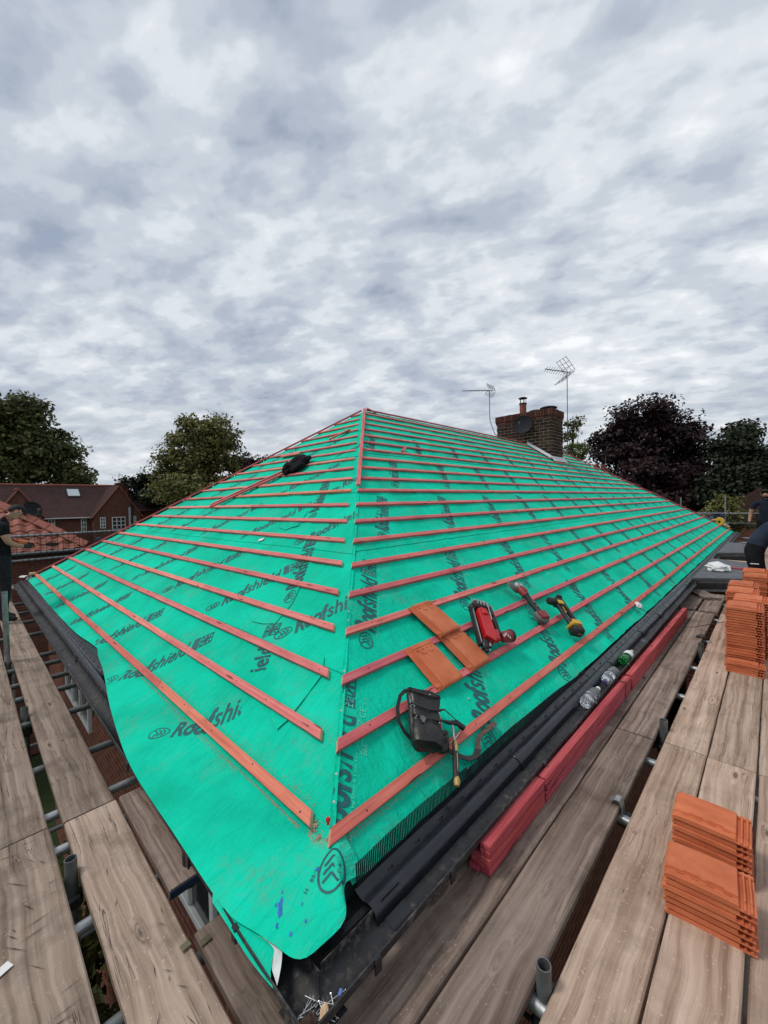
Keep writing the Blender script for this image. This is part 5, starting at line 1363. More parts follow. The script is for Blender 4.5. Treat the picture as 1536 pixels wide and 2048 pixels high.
# yellow chalk-line reel and tan block at the far hip
e = empty('chalk_reel', 'yellow chalk line reel at the far end of the lowest battens', 'reel', M=Matrix.Translation(RW(19.55, .36, .10)))
m = MB(); m.lathe([(.05, -.035), (.15, -.035), (.165, -.02), (.165, .02), (.15, .035), (.05, .035)], 20, Matrix.Rotation(R_(90), 4, 'Y') @ Matrix.Rotation(R_(20), 4, 'X')); m.build('case', M_YEL, e, smooth=True)
m = MB(); m.lathe([(.045, -.05), (.045, .05)], 14, Matrix.Rotation(R_(90), 4, 'Y') @ Matrix.Rotation(R_(20), 4, 'X')); m.build('hub', M_RUB, e)
m = MB(); m.box((0, .17, .06), (.06, .16, .06), ch=.015); m.build('grip', M_YEL, e)
m = MB(); m.box((0, 0, 0), (.24, .16, .10), ch=.02); tag(m.build('timber_block', M_CUT, None, M=slopeM('R', 19.75, .10, .06, .4)), 'small tan block beside the yellow reel', 'block')
m = MB(); m.box((0, 0, 0), (.11, .07, .05), ch=.01); tag(m.build('timber_block', M_CUT, None, M=Matrix.Translation((-.07, 9.66, .0))), 'pale wooden block at the far left foot of the hip', 'block')
m = MB(); rows = [[Vector((-.14+.13*math.sin(a_)*.5-.02*j, 9.62+.03*j, -.075+.05*math.cos(a_))) for a_ in [k*.45-1.2 for k in range(9)]] for j in range(5)]
m.grid(rows); tag(m.build('membrane_roll', M_UNDB, None, smooth=True), 'curled pale end of membrane at the far left corner of the eaves', 'membrane')
# paper and offcut on the bay roof
e = crumple('paper_bag', 'folded white paper bag on the grey bay roof', 'bag', None, .17, M_PAPER, 8, sq=(1.1, 1, .55), M=Matrix.Translation((8.6, -.55, -.02)))
m = MB(); m.box((0, 0, 0), (.62, .05, .026), ch=.002); tag(m.build('batten_offcut', M_BATS, None, M=Matrix.Translation((9.0, -.72, -.055)) @ Matrix.Rotation(R_(70), 4, 'Z')), 'pink batten offcut on the grey bay roof', 'timber')
m = MB(); m.box((0, 0, 0), (.5, .3, .05), ch=.01); tag(m.build('timber_block', M_CUT, None, M=Matrix.Translation((10.9, -.72, -.19)) @ Matrix.Rotation(R_(80), 4, 'Z')), 'pale timber lying between the two bays', 'timber')
# cord from the gutter to the tiles
m = MB(); m.tube([(4.50, -.37, -.145), (4.56, -.46, -.175), (4.68, -.65, -.165), (4.80, -.84, -.11), (4.86, -.92, -.09)], .0035, 6); tag(m.build('cord', M_RUB, None, smooth=True), 'thin dark cord stretched from the gutter to the tile stacks', 'cord')
# nails and dirt in the gutter corner
random.seed(9)
def nail_mesh(L_):
    m = MB(); m.tube([(0, 0, 0), (0, 0, L_-.004)], .0016, 7); m.lathe([(.0036, L_-.004), (.0038, L_-.0025), (.002, L_-.002)], 8); m.lathe([(.0016, 0), (.0002, -.004)], 7, caps=False); return m.mesh('nail', M_BRIGHT, smooth=True)
NAILS = [nail_mesh(.065), nail_mesh(.05)]
for k in range(24):
    x = random.uniform(-.352, -.268); y = random.uniform(-.345, -.27); z = -.205+.002*(k % 7)
    d_ = Vector((random.uniform(-1, 1), random.uniform(-1, 1), random.uniform(.0, .30))).normalized()
    x = max(-.335, min(-.285, x)) if abs(d_.x) > .5 else x
    if k in (0, 1, 2): x, y, d_ = [(-.302, -.262, Vector((.85, .45, .10)).normalized()), (-.31, -.30, Vector((.9, .1, .15)).normalized()), (-.25, -.325, Vector((.5, -.2, .1)).normalized())][k]
    M = Matrix.Translation((x, y, z)) @ d_.to_track_quat('Z', 'Y').to_matrix().to_4x4() @ Matrix.Translation((0, 0, -.03))
    tag(link('nail', NAILS[k % 2], None, M=M), 'loose bright nail in the pile in the gutter corner', 'nail', 'nails piled in the gutter corner')
crumple('moss_clump', 'brown clump of moss among the nails in the gutter corner', 'moss', (-.352, -.325, -.190), .022, plain('moss', (.05, .026, .016), .95, scale=60, bump=.5), 5, sq=(1.2, 1, .7))
crumple('wood_chip', 'pale wood chip beside the nails in the gutter corner', 'wood chip', None, .018, M_CUT, 6, M=Matrix.Translation((-.315, -.350, -.188)) @ Matrix.Rotation(.8, 4, 'Z') @ Matrix.Diagonal((2.2, .7, .5, 1)))
m = MB(); m.box((0, 0, 0), (.018, .010, .008), ch=.002); tag(m.build('plastic_chip', plain('blue_chip', (.12, .2, .5), .5), None, M=Matrix.Translation((-.262, -.362, -.145)) @ Matrix.Rotation(.5, 4, 'Z')), 'tiny pale blue plastic chip on the gutter rim', 'chip')
m = MB(); m.tube([(0, 0, 0), (.0, .0, .018)], .006, 8); m.lathe([(.010, .016), (.011, .022), (.006, .030)], 10); tag(m.build('red_cap', M_RED, None, smooth=True, M=Matrix.Translation(hp(.015, -.012)+Vector((-.012, .012, 0)))), 'small red cap at the lower end of the right bottom batten', 'cap')
# sawdust at the batten feet and along the lowest left batten
def dust(pts_fn, n, size, name, lab):
    m = MB()
    for k in range(n):
        p = pts_fn(); r_ = size*random.uniform(.5, 1.4); a_ = random.random()*6.3; c_, s_ = math.cos(a_)*r_, math.sin(a_)*r_; h = r_*random.uniform(.3, .9)
        m.add([p+Vector((c_, s_, 0)), p+Vector((-s_, c_, 0)), p+Vector((-c_, -s_, 0)), p+Vector((s_, -c_, 0)), p+Vector((0, 0, h))], [(0, 1, 4), (1, 2, 4), (2, 3, 4), (3, 0, 4)])
    o = m.build(name, M_DUST, None, kind='stuff', recalc=False); tag(o, lab, 'sawdust'); return o
random.seed(15)
def pl():
    y = .16+2.6*random.random()**1.3; s = -.056-abs(random.gauss(0, .010))*(2.2 if .7 < y < 1.7 else .6)
    if random.random() < .25: s = .01+abs(random.gauss(0, .02))
    q = drop(LW(y, s).x, y, .0008) if s < -.056 else None
    return q if q is not None else LW(y, s, memb('L', y, s)+.001)
dust(pl, 2600, .0021, 'sawdust', 'sawdust scattered along the lowest left batten')
def pr():
    a_ = random.random()*6.3; r_ = abs(random.gauss(0, .016)); c_ = random.choice([(-.02, .10, .0), (-.035, .045, .006), (-.015, .0, .004)])
    x, y = c_[0]+r_*math.cos(a_), c_[1]+r_*math.sin(a_); q = drop(x, y, .0); z = q.z if q is not None else max(x, y)*math.tan(TH)-.033
    if q is None: z = min(x, y)*math.tan(TH)-.033
    return Vector((x, y, z+.010*max(0, 1-r_/.016)))
dust(pr, 900, .0024, 'sawdust', 'little heaps of sawdust at the lowest hip corner')
def pr2():
    x = .05+1.3*random.random()**1.5; s = -.056-abs(random.gauss(0, .012)); return RW(x, s, memb('R', x, s)+.001)
dust(pr2, 1100, .0017, 'sawdust', 'sawdust scattered along the lowest right batten')
# ------------------------------------------------------------------ people
def person(label, V, E, mats, extra=None, sub=2):
    """V: name -> (pos, radius); E: (a, b, material index)"""
    names = list(V); idx = {n: i for i, n in enumerate(names)}
    root = Vector(V['pelvis'][0]); base = Vector((root.x, root.y, BZ))
    me = bpy.data.meshes.new('skel'); me.from_pydata([tuple(Vector(V[n][0])-base) for n in names], [(idx[a], idx[b]) for a, b, _ in E], [])
    ob = bpy.data.objects.new('skel', me); COL.objects.link(ob)
    md = ob.modifiers.new('skin', 'SKIN'); md.use_smooth_shade = True; md.branch_smoothing = .6
    for n in names:
        r_ = V[n][1]; sv = me.skin_vertices[0].data[idx[n]]; sv.radius = (r_, r_) if not isinstance(r_, tuple) else r_; sv.use_root = (n == 'pelvis')
    ss = ob.modifiers.new('sub', 'SUBSURF'); ss.levels = sub; ss.render_levels = sub
    dg = bpy.context.evaluated_depsgraph_get(); out_ = bpy.data.meshes.new_from_object(ob.evaluated_get(dg)); bpy.data.objects.remove(ob)
    out_.name = 'body'; out_.materials.clear()
    for m_ in mats: out_.materials.append(m_)
    segs = [(Vector(V[a][0])-base, Vector(V[b][0])-base, (V[a][1] if not isinstance(V[a][1], tuple) else V[a][1][0]), (V[b][1] if not isinstance(V[b][1], tuple) else V[b][1][0]), mi) for a, b, mi in E]
    for p in out_.polygons:
        c_ = p.center; best = 1e9; bi = 0
        for a, b, ra, rb, mi in segs:
            ab = b-a; t = max(0, min(1, (c_-a).dot(ab)/max(1e-9, ab.length_squared))); d_ = (c_-(a+ab*t)).length-(ra+(rb-ra)*t)
            if d_ < best: best = d_; bi = mi
        p.material_index = bi; p.use_smooth = True
    e = empty('person', label, 'person', loc=base); link('body', out_, e)
    return e, base
def headgear(e, base, c_, fwd, upv, s=1.0, beard=False):
    """hair cap, ears, eyes, brow and mouth on a head centred at c_"""
    f_ = Vector(fwd).normalized(); u_ = Vector(upv); u_ = (u_-f_*u_.dot(f_)).normalized(); l_ = u_.cross(f_)
    M = Matrix((f_, l_, u_)).transposed().to_4x4(); M.translation = Vector(c_)-base
    bm = bmesh.new(); bmesh.ops.create_icosphere(bm, subdivisions=3, radius=1)
    dl = [v_ for v_ in bm.verts if (v_.co.z < -.25 and v_.co.x > -.35) or (v_.co.x > .20 and v_.co.z < .50) or (v_.co.x > -.1 and v_.co.z < .1) or v_.co.z < -.62]
    bmesh.ops.delete(bm, geom=dl, context='VERTS')
    for v_ in bm.verts:
        k = 1+.07*noise.noise(v_.co*4); v_.co = Vector((v_.co.x*.100-.006, v_.co.y*.084, v_.co.z*.104+.020))*k*s
    me = bpy.data.meshes.new('hair'); bm.to_mesh(me); bm.free(); me.materials.append(M_HAIR)
    for p in me.polygons: p.use_smooth = True
    o = link('hair', me, e, M=M); so = o.modifiers.new('s', 'SOLIDIFY'); so.thickness = .006
    for sg in (1, -1):
        m = MB(); m.lathe([(.004, 0), (.022, .003), (.026, .008), (.018, .012)], 12, Matrix.Translation((-.005, sg*.078*s, -.005)) @ Matrix.Rotation(R_(-90*sg), 4, 'X') @ Matrix.Diagonal((.75, 1.2, 1, 1))); m.build('ear', M_SKIN, e, smooth=True, M=M)
        m = MB(); m.lathe([(.002, -.006), (.011, -.002), (.011, .002), (.002, .005)], 10, Matrix.Translation((.090*s, sg*.032, .012)) @ Matrix.Rotation(R_(90), 4, 'Y') @ Matrix.Diagonal((.55, 1, 1, 1))); m.build('eye', M_HAIR, e, smooth=True, M=M)
        m = MB(); m.box((.086*s, sg*.034, .034), (.010, .036, .006), ch=.002); m.build('eyebrow', M_HAIR, e, M=M)
    m = MB(); m.tube([(.092*s, 0, .022), (.112*s, 0, -.012), (.104*s, 0, -.026)], [.008, .015, .012], 8); m.build('nose', M_SKIN, e, smooth=True, M=M)
    m = MB(); m.box((.090*s, 0, -.058), (.012, .046, .010), ch=.004); m.build('mouth', plain('lips', (.30, .10, .085), .5), e, M=M)
    if beard:
        bm = bmesh.new(); bmesh.ops.create_icosphere(bm, subdivisions=3, radius=1)
        dl = [v_ for v_ in bm.verts if v_.co.z > .05 or v_.co.x < -.15]; bmesh.ops.delete(bm, geom=dl, context='VERTS')
        for v_ in bm.verts: v_.co = Vector((v_.co.x*.094, v_.co.y*.078, v_.co.z*.062-.062))
        me = bpy.data.meshes.new('beard'); bm.to_mesh(me); bm.free(); me.materials.append(M_HAIR); o = link('beard', me, e, M=M)
def headverts(V, E, c_, fwd, upv, skin, neck='neck'):
    c_ = Vector(c_); f_ = Vector(fwd).normalized(); u_ = Vector(upv).normalized()
    V['skull'] = (c_+u_*.045-f_*.008, .083); V['face'] = (c_+f_*.022-u_*.012, .074); V['chin'] = (c_+f_*.040-u_*.085, .046)
    E += [(neck, 'face', skin), ('face', 'skull', skin), ('face', 'chin', skin)]
def hand(V, E, wrist, palm, tip_dir, side, mi, tag_):
    """palm with four fingers and a thumb; tip_dir = direction of curled fingers"""
    p = Vector(palm); t = Vector(tip_dir).normalized(); s = Vector(side).normalized(); V['palm'+tag_] = (p, .030); E.append((wrist, 'palm'+tag_, mi))
    for k, (o_, L_) in enumerate(((-.030, .060), (-.010, .072), (.010, .070), (.030, .052))):
        a_ = p+s*o_+t*.035; b_ = a_+t*L_*.55; c_ = b_+(t*.5+Vector((0, 0, -.6))).normalized()*L_*.5
        V['f%d%s' % (k, tag_)] = (a_, .0105); V['g%d%s' % (k, tag_)] = (b_, .0095); V['h%d%s' % (k, tag_)] = (c_, .008)
        E += [('palm'+tag_, 'f%d%s' % (k, tag_), mi), ('f%d%s' % (k, tag_), 'g%d%s' % (k, tag_), mi), ('g%d%s' % (k, tag_), 'h%d%s' % (k, tag_), mi)]
    th = p-s*.036+t*.008; V['t0'+tag_] = (th, .012); V['t1'+tag_] = (th-s*.018+t*.035, .010); E += [('palm'+tag_, 't0'+tag_, mi), ('t0'+tag_, 't1'+tag_, mi)]
# --- worker on the left, side-on, carrying tiles
X, Y = -.64, 6.70
V = {'pelvis': ((X, Y, .63), .135), 'belly': ((X-.005, Y, .80), .135), 'chest': ((X-.01, Y, 1.0), .145), 'collar': ((X+.015, Y, 1.135), .105), 'neck': ((X+.07, Y, 1.205), .056)}
E = [('pelvis', 'belly', 0), ('belly', 'chest', 0), ('chest', 'collar', 0), ('collar', 'neck', 2)]
hc = Vector((X+.165, Y, 1.275)); hf, hu = (.72, -.05, -.68), (.66, 0, .75)
headverts(V, E, hc, hf, hu, 2)
for sg, t in ((-1, 'a'), (1, 'b')):
    V['sh'+t] = ((X+.02, Y+sg*.17, 1.09), .070); V['arm'+t] = ((X+.025, Y+sg*.20, .97), .060); V['el'+t] = ((X+.06, Y+sg*.22, .855), .043); V['fo'+t] = ((X+.14, Y+sg*.20, .805), .037); V['wr'+t] = ((X+.215, Y+sg*.17, .785), .030)
    E += [('collar', 'sh'+t, 0), ('sh'+t, 'arm'+t, 0), ('arm'+t, 'el'+t, 2), ('el'+t, 'fo'+t, 2), ('fo'+t, 'wr'+t, 2)]
    hand(V, E, 'wr'+t, (X+.255, Y+sg*.15, .785), (.9, -sg*.2, .1), (0, sg*.2, -1), 3, t)
    V['hip'+t] = ((X, Y+sg*.09, .57), .105); V['th'+t] = ((X+.01, Y+sg*.10, .38), .090); V['kn'+t] = ((X+.02, Y+sg*.11, .17), .064); V['ca'+t] = ((X-.01, Y+sg*.11, -.02), .062); V['an'+t] = ((X-.02, Y+sg*.11, -.22), .046); V['to'+t] = ((X+.13, Y+sg*.13, -.262), .040); V['he'+t] = ((X-.06, Y+sg*.11, -.262), .040)
    E += [('pelvis', 'hip'+t, 1), ('hip'+t, 'th'+t, 1), ('th'+t, 'kn'+t, 1), ('kn'+t, 'ca'+t, 1), ('ca'+t, 'an'+t, 1), ('an'+t, 'to'+t, 3), ('an'+t, 'he'+t, 3)]
e, b0 = person('worker in black looking down at the tiles he carries, far left', V, E, [M_CLOTHB, plain('black_trousers', (.008, .008, .012), .9), M_SKIN, M_RUB])
headgear(e, b0, hc, hf, hu)
for k in range(4):
    M = Matrix.Translation((X+.12, Y-.14, .80+.0245*k)) @ Matrix.Rotation(R_(18), 4, 'Y') @ Matrix.Rotation(.05*k-.05, 4, 'Z') @ Matrix.Diagonal((.95, .85, 1, 1))
    put_tile(M, 'orange tile, %s from the bottom of the pile carried by the worker in black' % ORD[k+1], 'tiles carried by the worker in black')
# --- standing worker far right, facing the camera
X, Y = 13.5, -1.13
V = {'pelvis': ((X, Y, .62), .14), 'belly': ((X-.01, Y, .80), .145), 'chest': ((X, Y, 1.0), .155), 'collar': ((X, Y, 1.13), .11), 'neck': ((X-.01, Y, 1.20), .062)}
E = [('pelvis', 'belly', 0), ('belly', 'chest', 0), ('chest', 'collar', 0), ('collar', 'neck', 2)]
hc = Vector((X-.025, Y, 1.325)); hf, hu = (-1, -.05, -.05), (0, .02, 1); headverts(V, E, hc, hf, hu, 2)
for sg, t in ((1, 'a'), (-1, 'b')):
    V['sh'+t] = ((X, Y+sg*.19, 1.085), .078); V['arm'+t] = ((X, Y+sg*.25, .95), .066); V['el'+t] = ((X+.01, Y+sg*.285, .80), .046); V['fo'+t] = ((X-.02, Y+sg*.30, .70), .040); V['wr'+t] = ((X-.06, Y+sg*.305, .60), .032)
    E += [('collar', 'sh'+t, 0), ('sh'+t, 'arm'+t, 0), ('arm'+t, 'el'+t, 2), ('el'+t, 'fo'+t, 2), ('fo'+t, 'wr'+t, 2)]
    hand(V, E, 'wr'+t, (X-.075, Y+sg*.305, .545), (-.15, 0, -1), (1, 0, 0), 3, t)
    V['hip'+t] = ((X, Y+sg*.10, .55), .11); V['th'+t] = ((X, Y+sg*.11, .36), .092); V['kn'+t] = ((X-.01, Y+sg*.12, .14), .066); V['ca'+t] = ((X+.01, Y+sg*.12, -.04), .064); V['an'+t] = ((X+.02, Y+sg*.12, -.22), .046); V['to'+t] = ((X-.13, Y+sg*.14, -.262), .040)
    E += [('pelvis', 'hip'+t, 1), ('hip'+t, 'th'+t, 1), ('th'+t, 'kn'+t, 1), ('kn'+t, 'ca'+t, 1), ('ca'+t, 'an'+t, 1), ('an'+t, 'to'+t, 3)]
e, b0 = person('bearded worker in a navy shirt standing far right, facing the camera', V, E, [M_NAVY, M_CLOTHB, M_SKIN, M_RUB])
headgear(e, b0, hc, hf, hu, beard=True)
# --- bending worker right
X, Y = 6.75, -1.08
V = {'pelvis': ((X, Y, .60), .145), 'belly': ((X, Y-.10, .78), .150), 'chest': ((X, Y-.27, .92), .155), 'collar': ((X, Y-.43, .95), .11), 'neck': ((X-.01, Y-.53, .93), .062)}
E = [('pelvis', 'belly', 0), ('belly', 'chest', 0), ('chest', 'collar', 0), ('collar', 'neck', 2)]
hc = Vector((X-.02, Y-.64, .90)); hf, hu = (-.05, -.45, -.9), (0, -.9, .42); headverts(V, E, hc, hf, hu, 2)
for sg, t in ((-1, 'a'), (1, 'b')):
    V['sh'+t] = ((X+sg*.17, Y-.36, .88), .078); V['arm'+t] = ((X+sg*.21, Y-.27, .78), .066); V['el'+t] = ((X+sg*.22, Y-.19, .62), .050); V['fo'+t] = ((X+sg*.20, Y-.28, .51), .043); V['wr'+t] = ((X+sg*.17, Y-.37, .40), .033)
    E += [('collar', 'sh'+t, 0), ('sh'+t, 'arm'+t, 0), ('arm'+t, 'el'+t, 2), ('el'+t, 'fo'+t, 2), ('fo'+t, 'wr'+t, 2)]
    hand(V, E, 'wr'+t, (X+sg*.15, Y-.41, .36), (0, -.7, -.7), (-sg*.2, 1, 0), 2, t)
    V['hip'+t] = ((X+sg*.09, Y+.0, .52), .12); V['th'+t] = ((X+sg*.11, Y-.03, .33), .100); V['kn'+t] = ((X+sg*.12, Y-.09, .10), .070); V['ca'+t] = ((X+sg*.12, Y-.03, -.06), .066); V['an'+t] = ((X+sg*.12, Y+.0, -.22), .048); V['to'+t] = ((X+sg*.13, Y-.15, -.262), .042)
    E += [('pelvis', 'hip'+t, 1), ('hip'+t, 'th'+t, 1), ('th'+t, 'kn'+t, 1), ('kn'+t, 'ca'+t, 1), ('ca'+t, 'an'+t, 1), ('an'+t, 'to'+t, 3)]
e, b0 = person('worker in a slate blue shirt and black trousers bending over tiles at the right edge', V, E, [M_SLATE, M_CLOTHB, M_SKIN, M_RUB])
headgear(e, b0, hc, hf, hu)
m = MB(); m.lathe([(.066, 0), (.069, .002), (.068, .022), (.064, .024)], 16, Matrix.Translation(Vector((X-.213, Y-.255, .745))-b0) @ Vector((-.02, .28, -.96)).to_track_quat('Z', 'Y').to_matrix().to_4x4(), caps=False); m.build('sleeve_band', M_PAPER, e, smooth=True)
m = MB(); m.box(Vector((X-.215, Y-.02, .36))-b0, (.012, .09, .012), ch=.002); m.build('pocket_trim', M_PAPER, e)
for k in range(3):
    M = Matrix.Translation((X-.14, Y-.60, .28+.0245*k)) @ Matrix.Rotation(R_(4), 4, 'X')
    put_tile(M, 'orange tile, %s from the bottom of the pile in the bending worker\'s hands' % ORD[k+1], 'tiles carried by the bending worker')
# ------------------------------------------------------------------ ground
def ground_mat():
    k = NM('lawn', .95, spec=.1); co = k.coord(rnd=False); f1 = k.noise(co, .12, 5); f2 = k.noise(co, 3, 5, .7)
    c = k.ramp(f1, (.35, (.030, .050, .016)), (.65, (.060, .080, .028))); c = k.mix(k.math('MULTIPLY', f2, .5), c, (.035, .032, .018)); k.col(c); k.bump(f2, .6, .05); return k.m
m = MB(); NG = 40
m.grid([[Vector((-500+1000*(i/NG), -500+1000*(j/NG), GZ)) for j in range(NG+1)] for i in range(NG+1)])
o = m.build('ground', ground_mat()); o['kind'] = 'structure'

# ------------------------------------------------------------------ foliage
def leafmat(name, a, b, c, tr=.25):
    k = NM(name, .6, spec=.3); r_ = k.island(); cc = k.ramp(r_, (0., a), (.55, b), (1., c)); k.col(cc)
    k.b.inputs['Transmission Weight'].default_value = 0.0
    t = k.n('ShaderNodeBsdfTranslucent'); k.t.links.new(cc, t.inputs['Color']); mx = k.n('ShaderNodeMixShader'); mx.inputs[0].default_value = tr
    k.t.links.new(k.b.outputs[0], mx.inputs[1]); k.t.links.new(t.outputs[0], mx.inputs[2]); k.t.links.new(mx.outputs[0], k.t.nodes['Material Output'].inputs['Surface']); return k.m
LG = leafmat('leaf_green', (.038, .050, .015), (.088, .104, .030), (.19, .19, .066))
LO = leafmat('leaf_olive', (.062, .066, .019), (.145, .142, .040), (.28, .25, .085))
LD = leafmat('leaf_dark', (.010, .016, .007), (.021, .032, .013), (.042, .056, .024), .15)
LP = leafmat('leaf_purple', (.012, .006, .008), (.030, .013, .015), (.066, .029, .028), .15)
LY = leafmat('leaf_yellow_green', (.05, .065, .012), (.10, .12, .02), (.17, .19, .04))
M_BARK = plain('bark', (.045, .035, .026), .95, scale=6, bump=.6)
def leaves(blobs, n, size, seed, clump=.55, squash=.8, fill=.35):
    """leaf quads gathered in clumps on and inside a set of ellipsoids (centre, radii)"""
    rg = np.random.default_rng(seed); vol = np.array([b[1][0]*b[1][1]*b[1][2] for b in blobs])**(2/3); pr_ = vol/vol.sum()
    nc = max(8, n//55); which = rg.choice(len(blobs), nc, p=pr_); C_ = np.array([b[0] for b in blobs])[which]; R2 = np.array([b[1] for b in blobs])[which]
    d_ = rg.normal(size=(nc, 3)); d_ /= np.linalg.norm(d_, axis=1)[:, None]; rad = np.where(rg.random(nc) < fill, rg.random(nc)**.5*.85, .82+.26*rg.random(nc))
    cc = C_+d_*R2*rad[:, None]; cs = clump*(.6+.8*rg.random(nc))
    wc = rg.integers(0, nc, n); off = np.clip(rg.normal(size=(n, 3)), -1.5, 1.5)*np.array([1, 1, .55]); off *= (cs[wc]*.55)[:, None]
    P = cc[wc]+off; nd = d_[wc]+rg.normal(size=(n, 3))*.75+np.array([0, 0, .55]); nd /= np.linalg.norm(nd, axis=1)[:, None]
    t = np.cross(nd, rg.normal(size=(n, 3))); t /= np.linalg.norm(t, axis=1)[:, None]; b = np.cross(nd, t); s = size*(.6+.8*rg.random(n))[:, None]
    V = np.stack([P-t*s*.5, P+b*s*.32+nd*s*.08, P+t*s*.55, P-b*s*.32+nd*s*.08], 1).reshape(-1, 3)
    return V, np.arange(4*n).reshape(-1, 4)
def leafmesh(name, V, F, mat):
    me = bpy.data.meshes.new(name); me.vertices.add(len(V)); me.vertices.foreach_set('co', V.astype(np.float32).ravel())
    me.loops.add(F.size); me.loops.foreach_set('vertex_index', F.astype(np.int32).ravel()); me.polygons.add(len(F))
    me.polygons.foreach_set('loop_start', np.arange(0, F.size, 4, dtype=np.int32)); me.update(calc_edges=True); me.validate(); me.materials.append(mat); return me
def tree(name, lab, base, blobs, mat, n, size, seed, trunk_r=.3, clump=.9, fill=.35, group=None, cat='tree', limbs=5):
    """blobs in metres relative to the base"""
    e = empty(name, lab, cat, loc=base, group=group); V, F = leaves(blobs, n, size, seed, clump, fill=fill); link('crown', leafmesh('crown', V, F, mat), e)
    rg = random.Random(seed); top = max(b[0][2] for b in blobs); m = MB(); 
    z1 = min(b[0][2]-b[1][2]*.4 for b in blobs)
    m.tube([(0, 0, -.3), (.05, 0, z1*.5), (.1, .05, z1), (.12, 0, top)], [trunk_r*1.25, trunk_r, trunk_r*.8, trunk_r*.2], 9)
    bl = sorted(blobs, key=lambda b: -b[1][0])[:limbs+4]
    for b in bl:
        c_ = Vector(b[0]); s0 = Vector((.08, .02, z1*(.65+.3*rg.random()))); mid = s0.lerp(c_, .5)+Vector((0, 0, .1*(c_-s0).length)); m.tube([s0, mid, c_], [trunk_r*.45, trunk_r*.3, trunk_r*.1], 6)
        for q in range(3):
            d_ = Vector((rg.uniform(-1, 1), rg.uniform(-1, 1), rg.uniform(-.2, 1))).normalized(); m.tube([mid.lerp(c_, .5), c_+Vector((d_.x*b[1][0], d_.y*b[1][1], d_.z*b[1][2]))*.75], [trunk_r*.14, trunk_r*.03], 5)
    m.build('trunk', M_BARK, e, smooth=True); return e
def at(px, py, dist):
    """world point on the sight line through a photograph position, at a chosen horizontal distance"""
    d_ = fw+rt2*((px-768)/FPX)-up2*((py-1024)/FPX); return CAMP+d_*(dist/math.hypot(d_.x, d_.y))
def blobby(px_list, dist, base, depth=1.0):
    out_ = []
    for px, py, rx, ry in px_list:
        p = at(px, py, dist); dep = (p-CAMP).dot(fw); k = dep/FPX; rr = rx*k*math.cos(math.atan((px-768)/FPX))
        off = random.uniform(-1, 1)*rr*depth*.6; dv = Vector((p.x-CAMP.x, p.y-CAMP.y, 0)).normalized(); out_.append((tuple(p+dv*off-base), (rr, rr, ry*k)))
    return out_
random.seed(5)
def grove(name, lab, px, dist, blobs, mat, n, size, seed, **k):
    b = at(px, 1000, dist); base = Vector((b.x, b.y, GZ)); tree(name, lab, base, blobby(blobs, dist, base), mat, n, size, seed, **k)
TG = 'trees standing behind the roofs'
grove('lime_tree', 'large dark green tree behind the brown-roofed house at the far left', 40, 60, [(-10, 860, 75, 60), (40, 820, 50, 35), (60, 880, 60, 50), (110, 880, 30, 22), (130, 900, 26, 16), (95, 925, 60, 35), (150, 950, 28, 20), (20, 930, 80, 45), (160, 965, 18, 10), (-70, 850, 60, 80)], LG, 24000, .42, 1, trunk_r=.5, clump=1.3, group=TG)
grove('round_tree', 'round-crowned olive green tree left of the roof', 405, 48, [(400, 880, 60, 40), (425, 870, 45, 32), (380, 910, 60, 40), (440, 905, 38, 35), (350, 945, 50, 35), (410, 950, 75, 45), (385, 985, 70, 40), (395, 852, 30, 16), (335, 925, 24, 18)], LO, 24000, .32, 2, trunk_r=.35, clump=.95, group=TG)
grove('copper_shrub_tree', 'dark small tree between the brown-roofed house and the round olive tree', 290, 55, [(285, 975, 35, 22), (265, 965, 18, 10), (310, 990, 35, 30), (300, 955, 14, 10), (330, 1000, 30, 30)], LD, 5000, .38, 3, trunk_r=.22, clump=.9, group=TG)
grove('small_copper_tree', 'dark purple tree top peeping over the hip right of the round tree', 500, 52, [(495, 918, 26, 12), (515, 925, 18, 9), (475, 930, 30, 16), (500, 945, 45, 20)], LP, 3000, .34, 4, trunk_r=.2, clump=.8, group=TG)
grove('copper_beech', 'large dark purple copper beech right of the chimney', 1310, 46, [(1300, 835, 55, 32), (1250, 850, 42, 28), (1345, 850, 55, 32), (1290, 880, 85, 45), (1235, 895, 55, 40), (1370, 890, 70, 45), (1205, 890, 25, 22), (1320, 940, 110, 50), (1260, 950, 70, 45), (1390, 950, 60, 50), (1300, 1000, 130, 40), (1410, 1000, 60, 40)], LP, 36000, .33, 5, trunk_r=.5, clump=.95, group=TG)
grove('evergreen_tree', 'dark green evergreen at the right edge beside the copper beech', 1480, 44, [(1480, 870, 42, 26), (1460, 905, 45, 35), (1505, 905, 35, 35), (1485, 950, 55, 40), (1450, 985, 50, 40), (1520, 975, 45, 40), (1500, 1010, 60, 30)], LD, 18000, .30, 6, trunk_r=.4, clump=.85, group=TG)
grove('slender_tree', 'slender light-leaved tree seen just right of the chimney', 1146, 30, [(1148, 850, 16, 16), (1155, 880, 13, 18), (1135, 870, 12, 22), (1150, 838, 10, 8)], LG, 700, .17, 7, trunk_r=.08, clump=.45, fill=.6, group=TG, limbs=4)
grove('yellow_bush', 'yellow-green bush top behind the chimney foot', 1150, 27, [(1150, 905, 22, 16), (1140, 895, 14, 12), (1160, 915, 18, 14)], LY, 1500, .12, 8, trunk_r=.08, clump=.3, group=TG, cat='bush')
grove('laurel_bush', 'yellow-green bush behind the far guard rail', 1440, 29, [(1450, 1025, 36, 22), (1420, 1035, 30, 16), (1470, 1040, 30, 22), (1455, 1005, 18, 12), (1400, 1045, 30, 14)], LO, 5000, .16, 9, trunk_r=.12, clump=.4, group=TG, cat='bush')
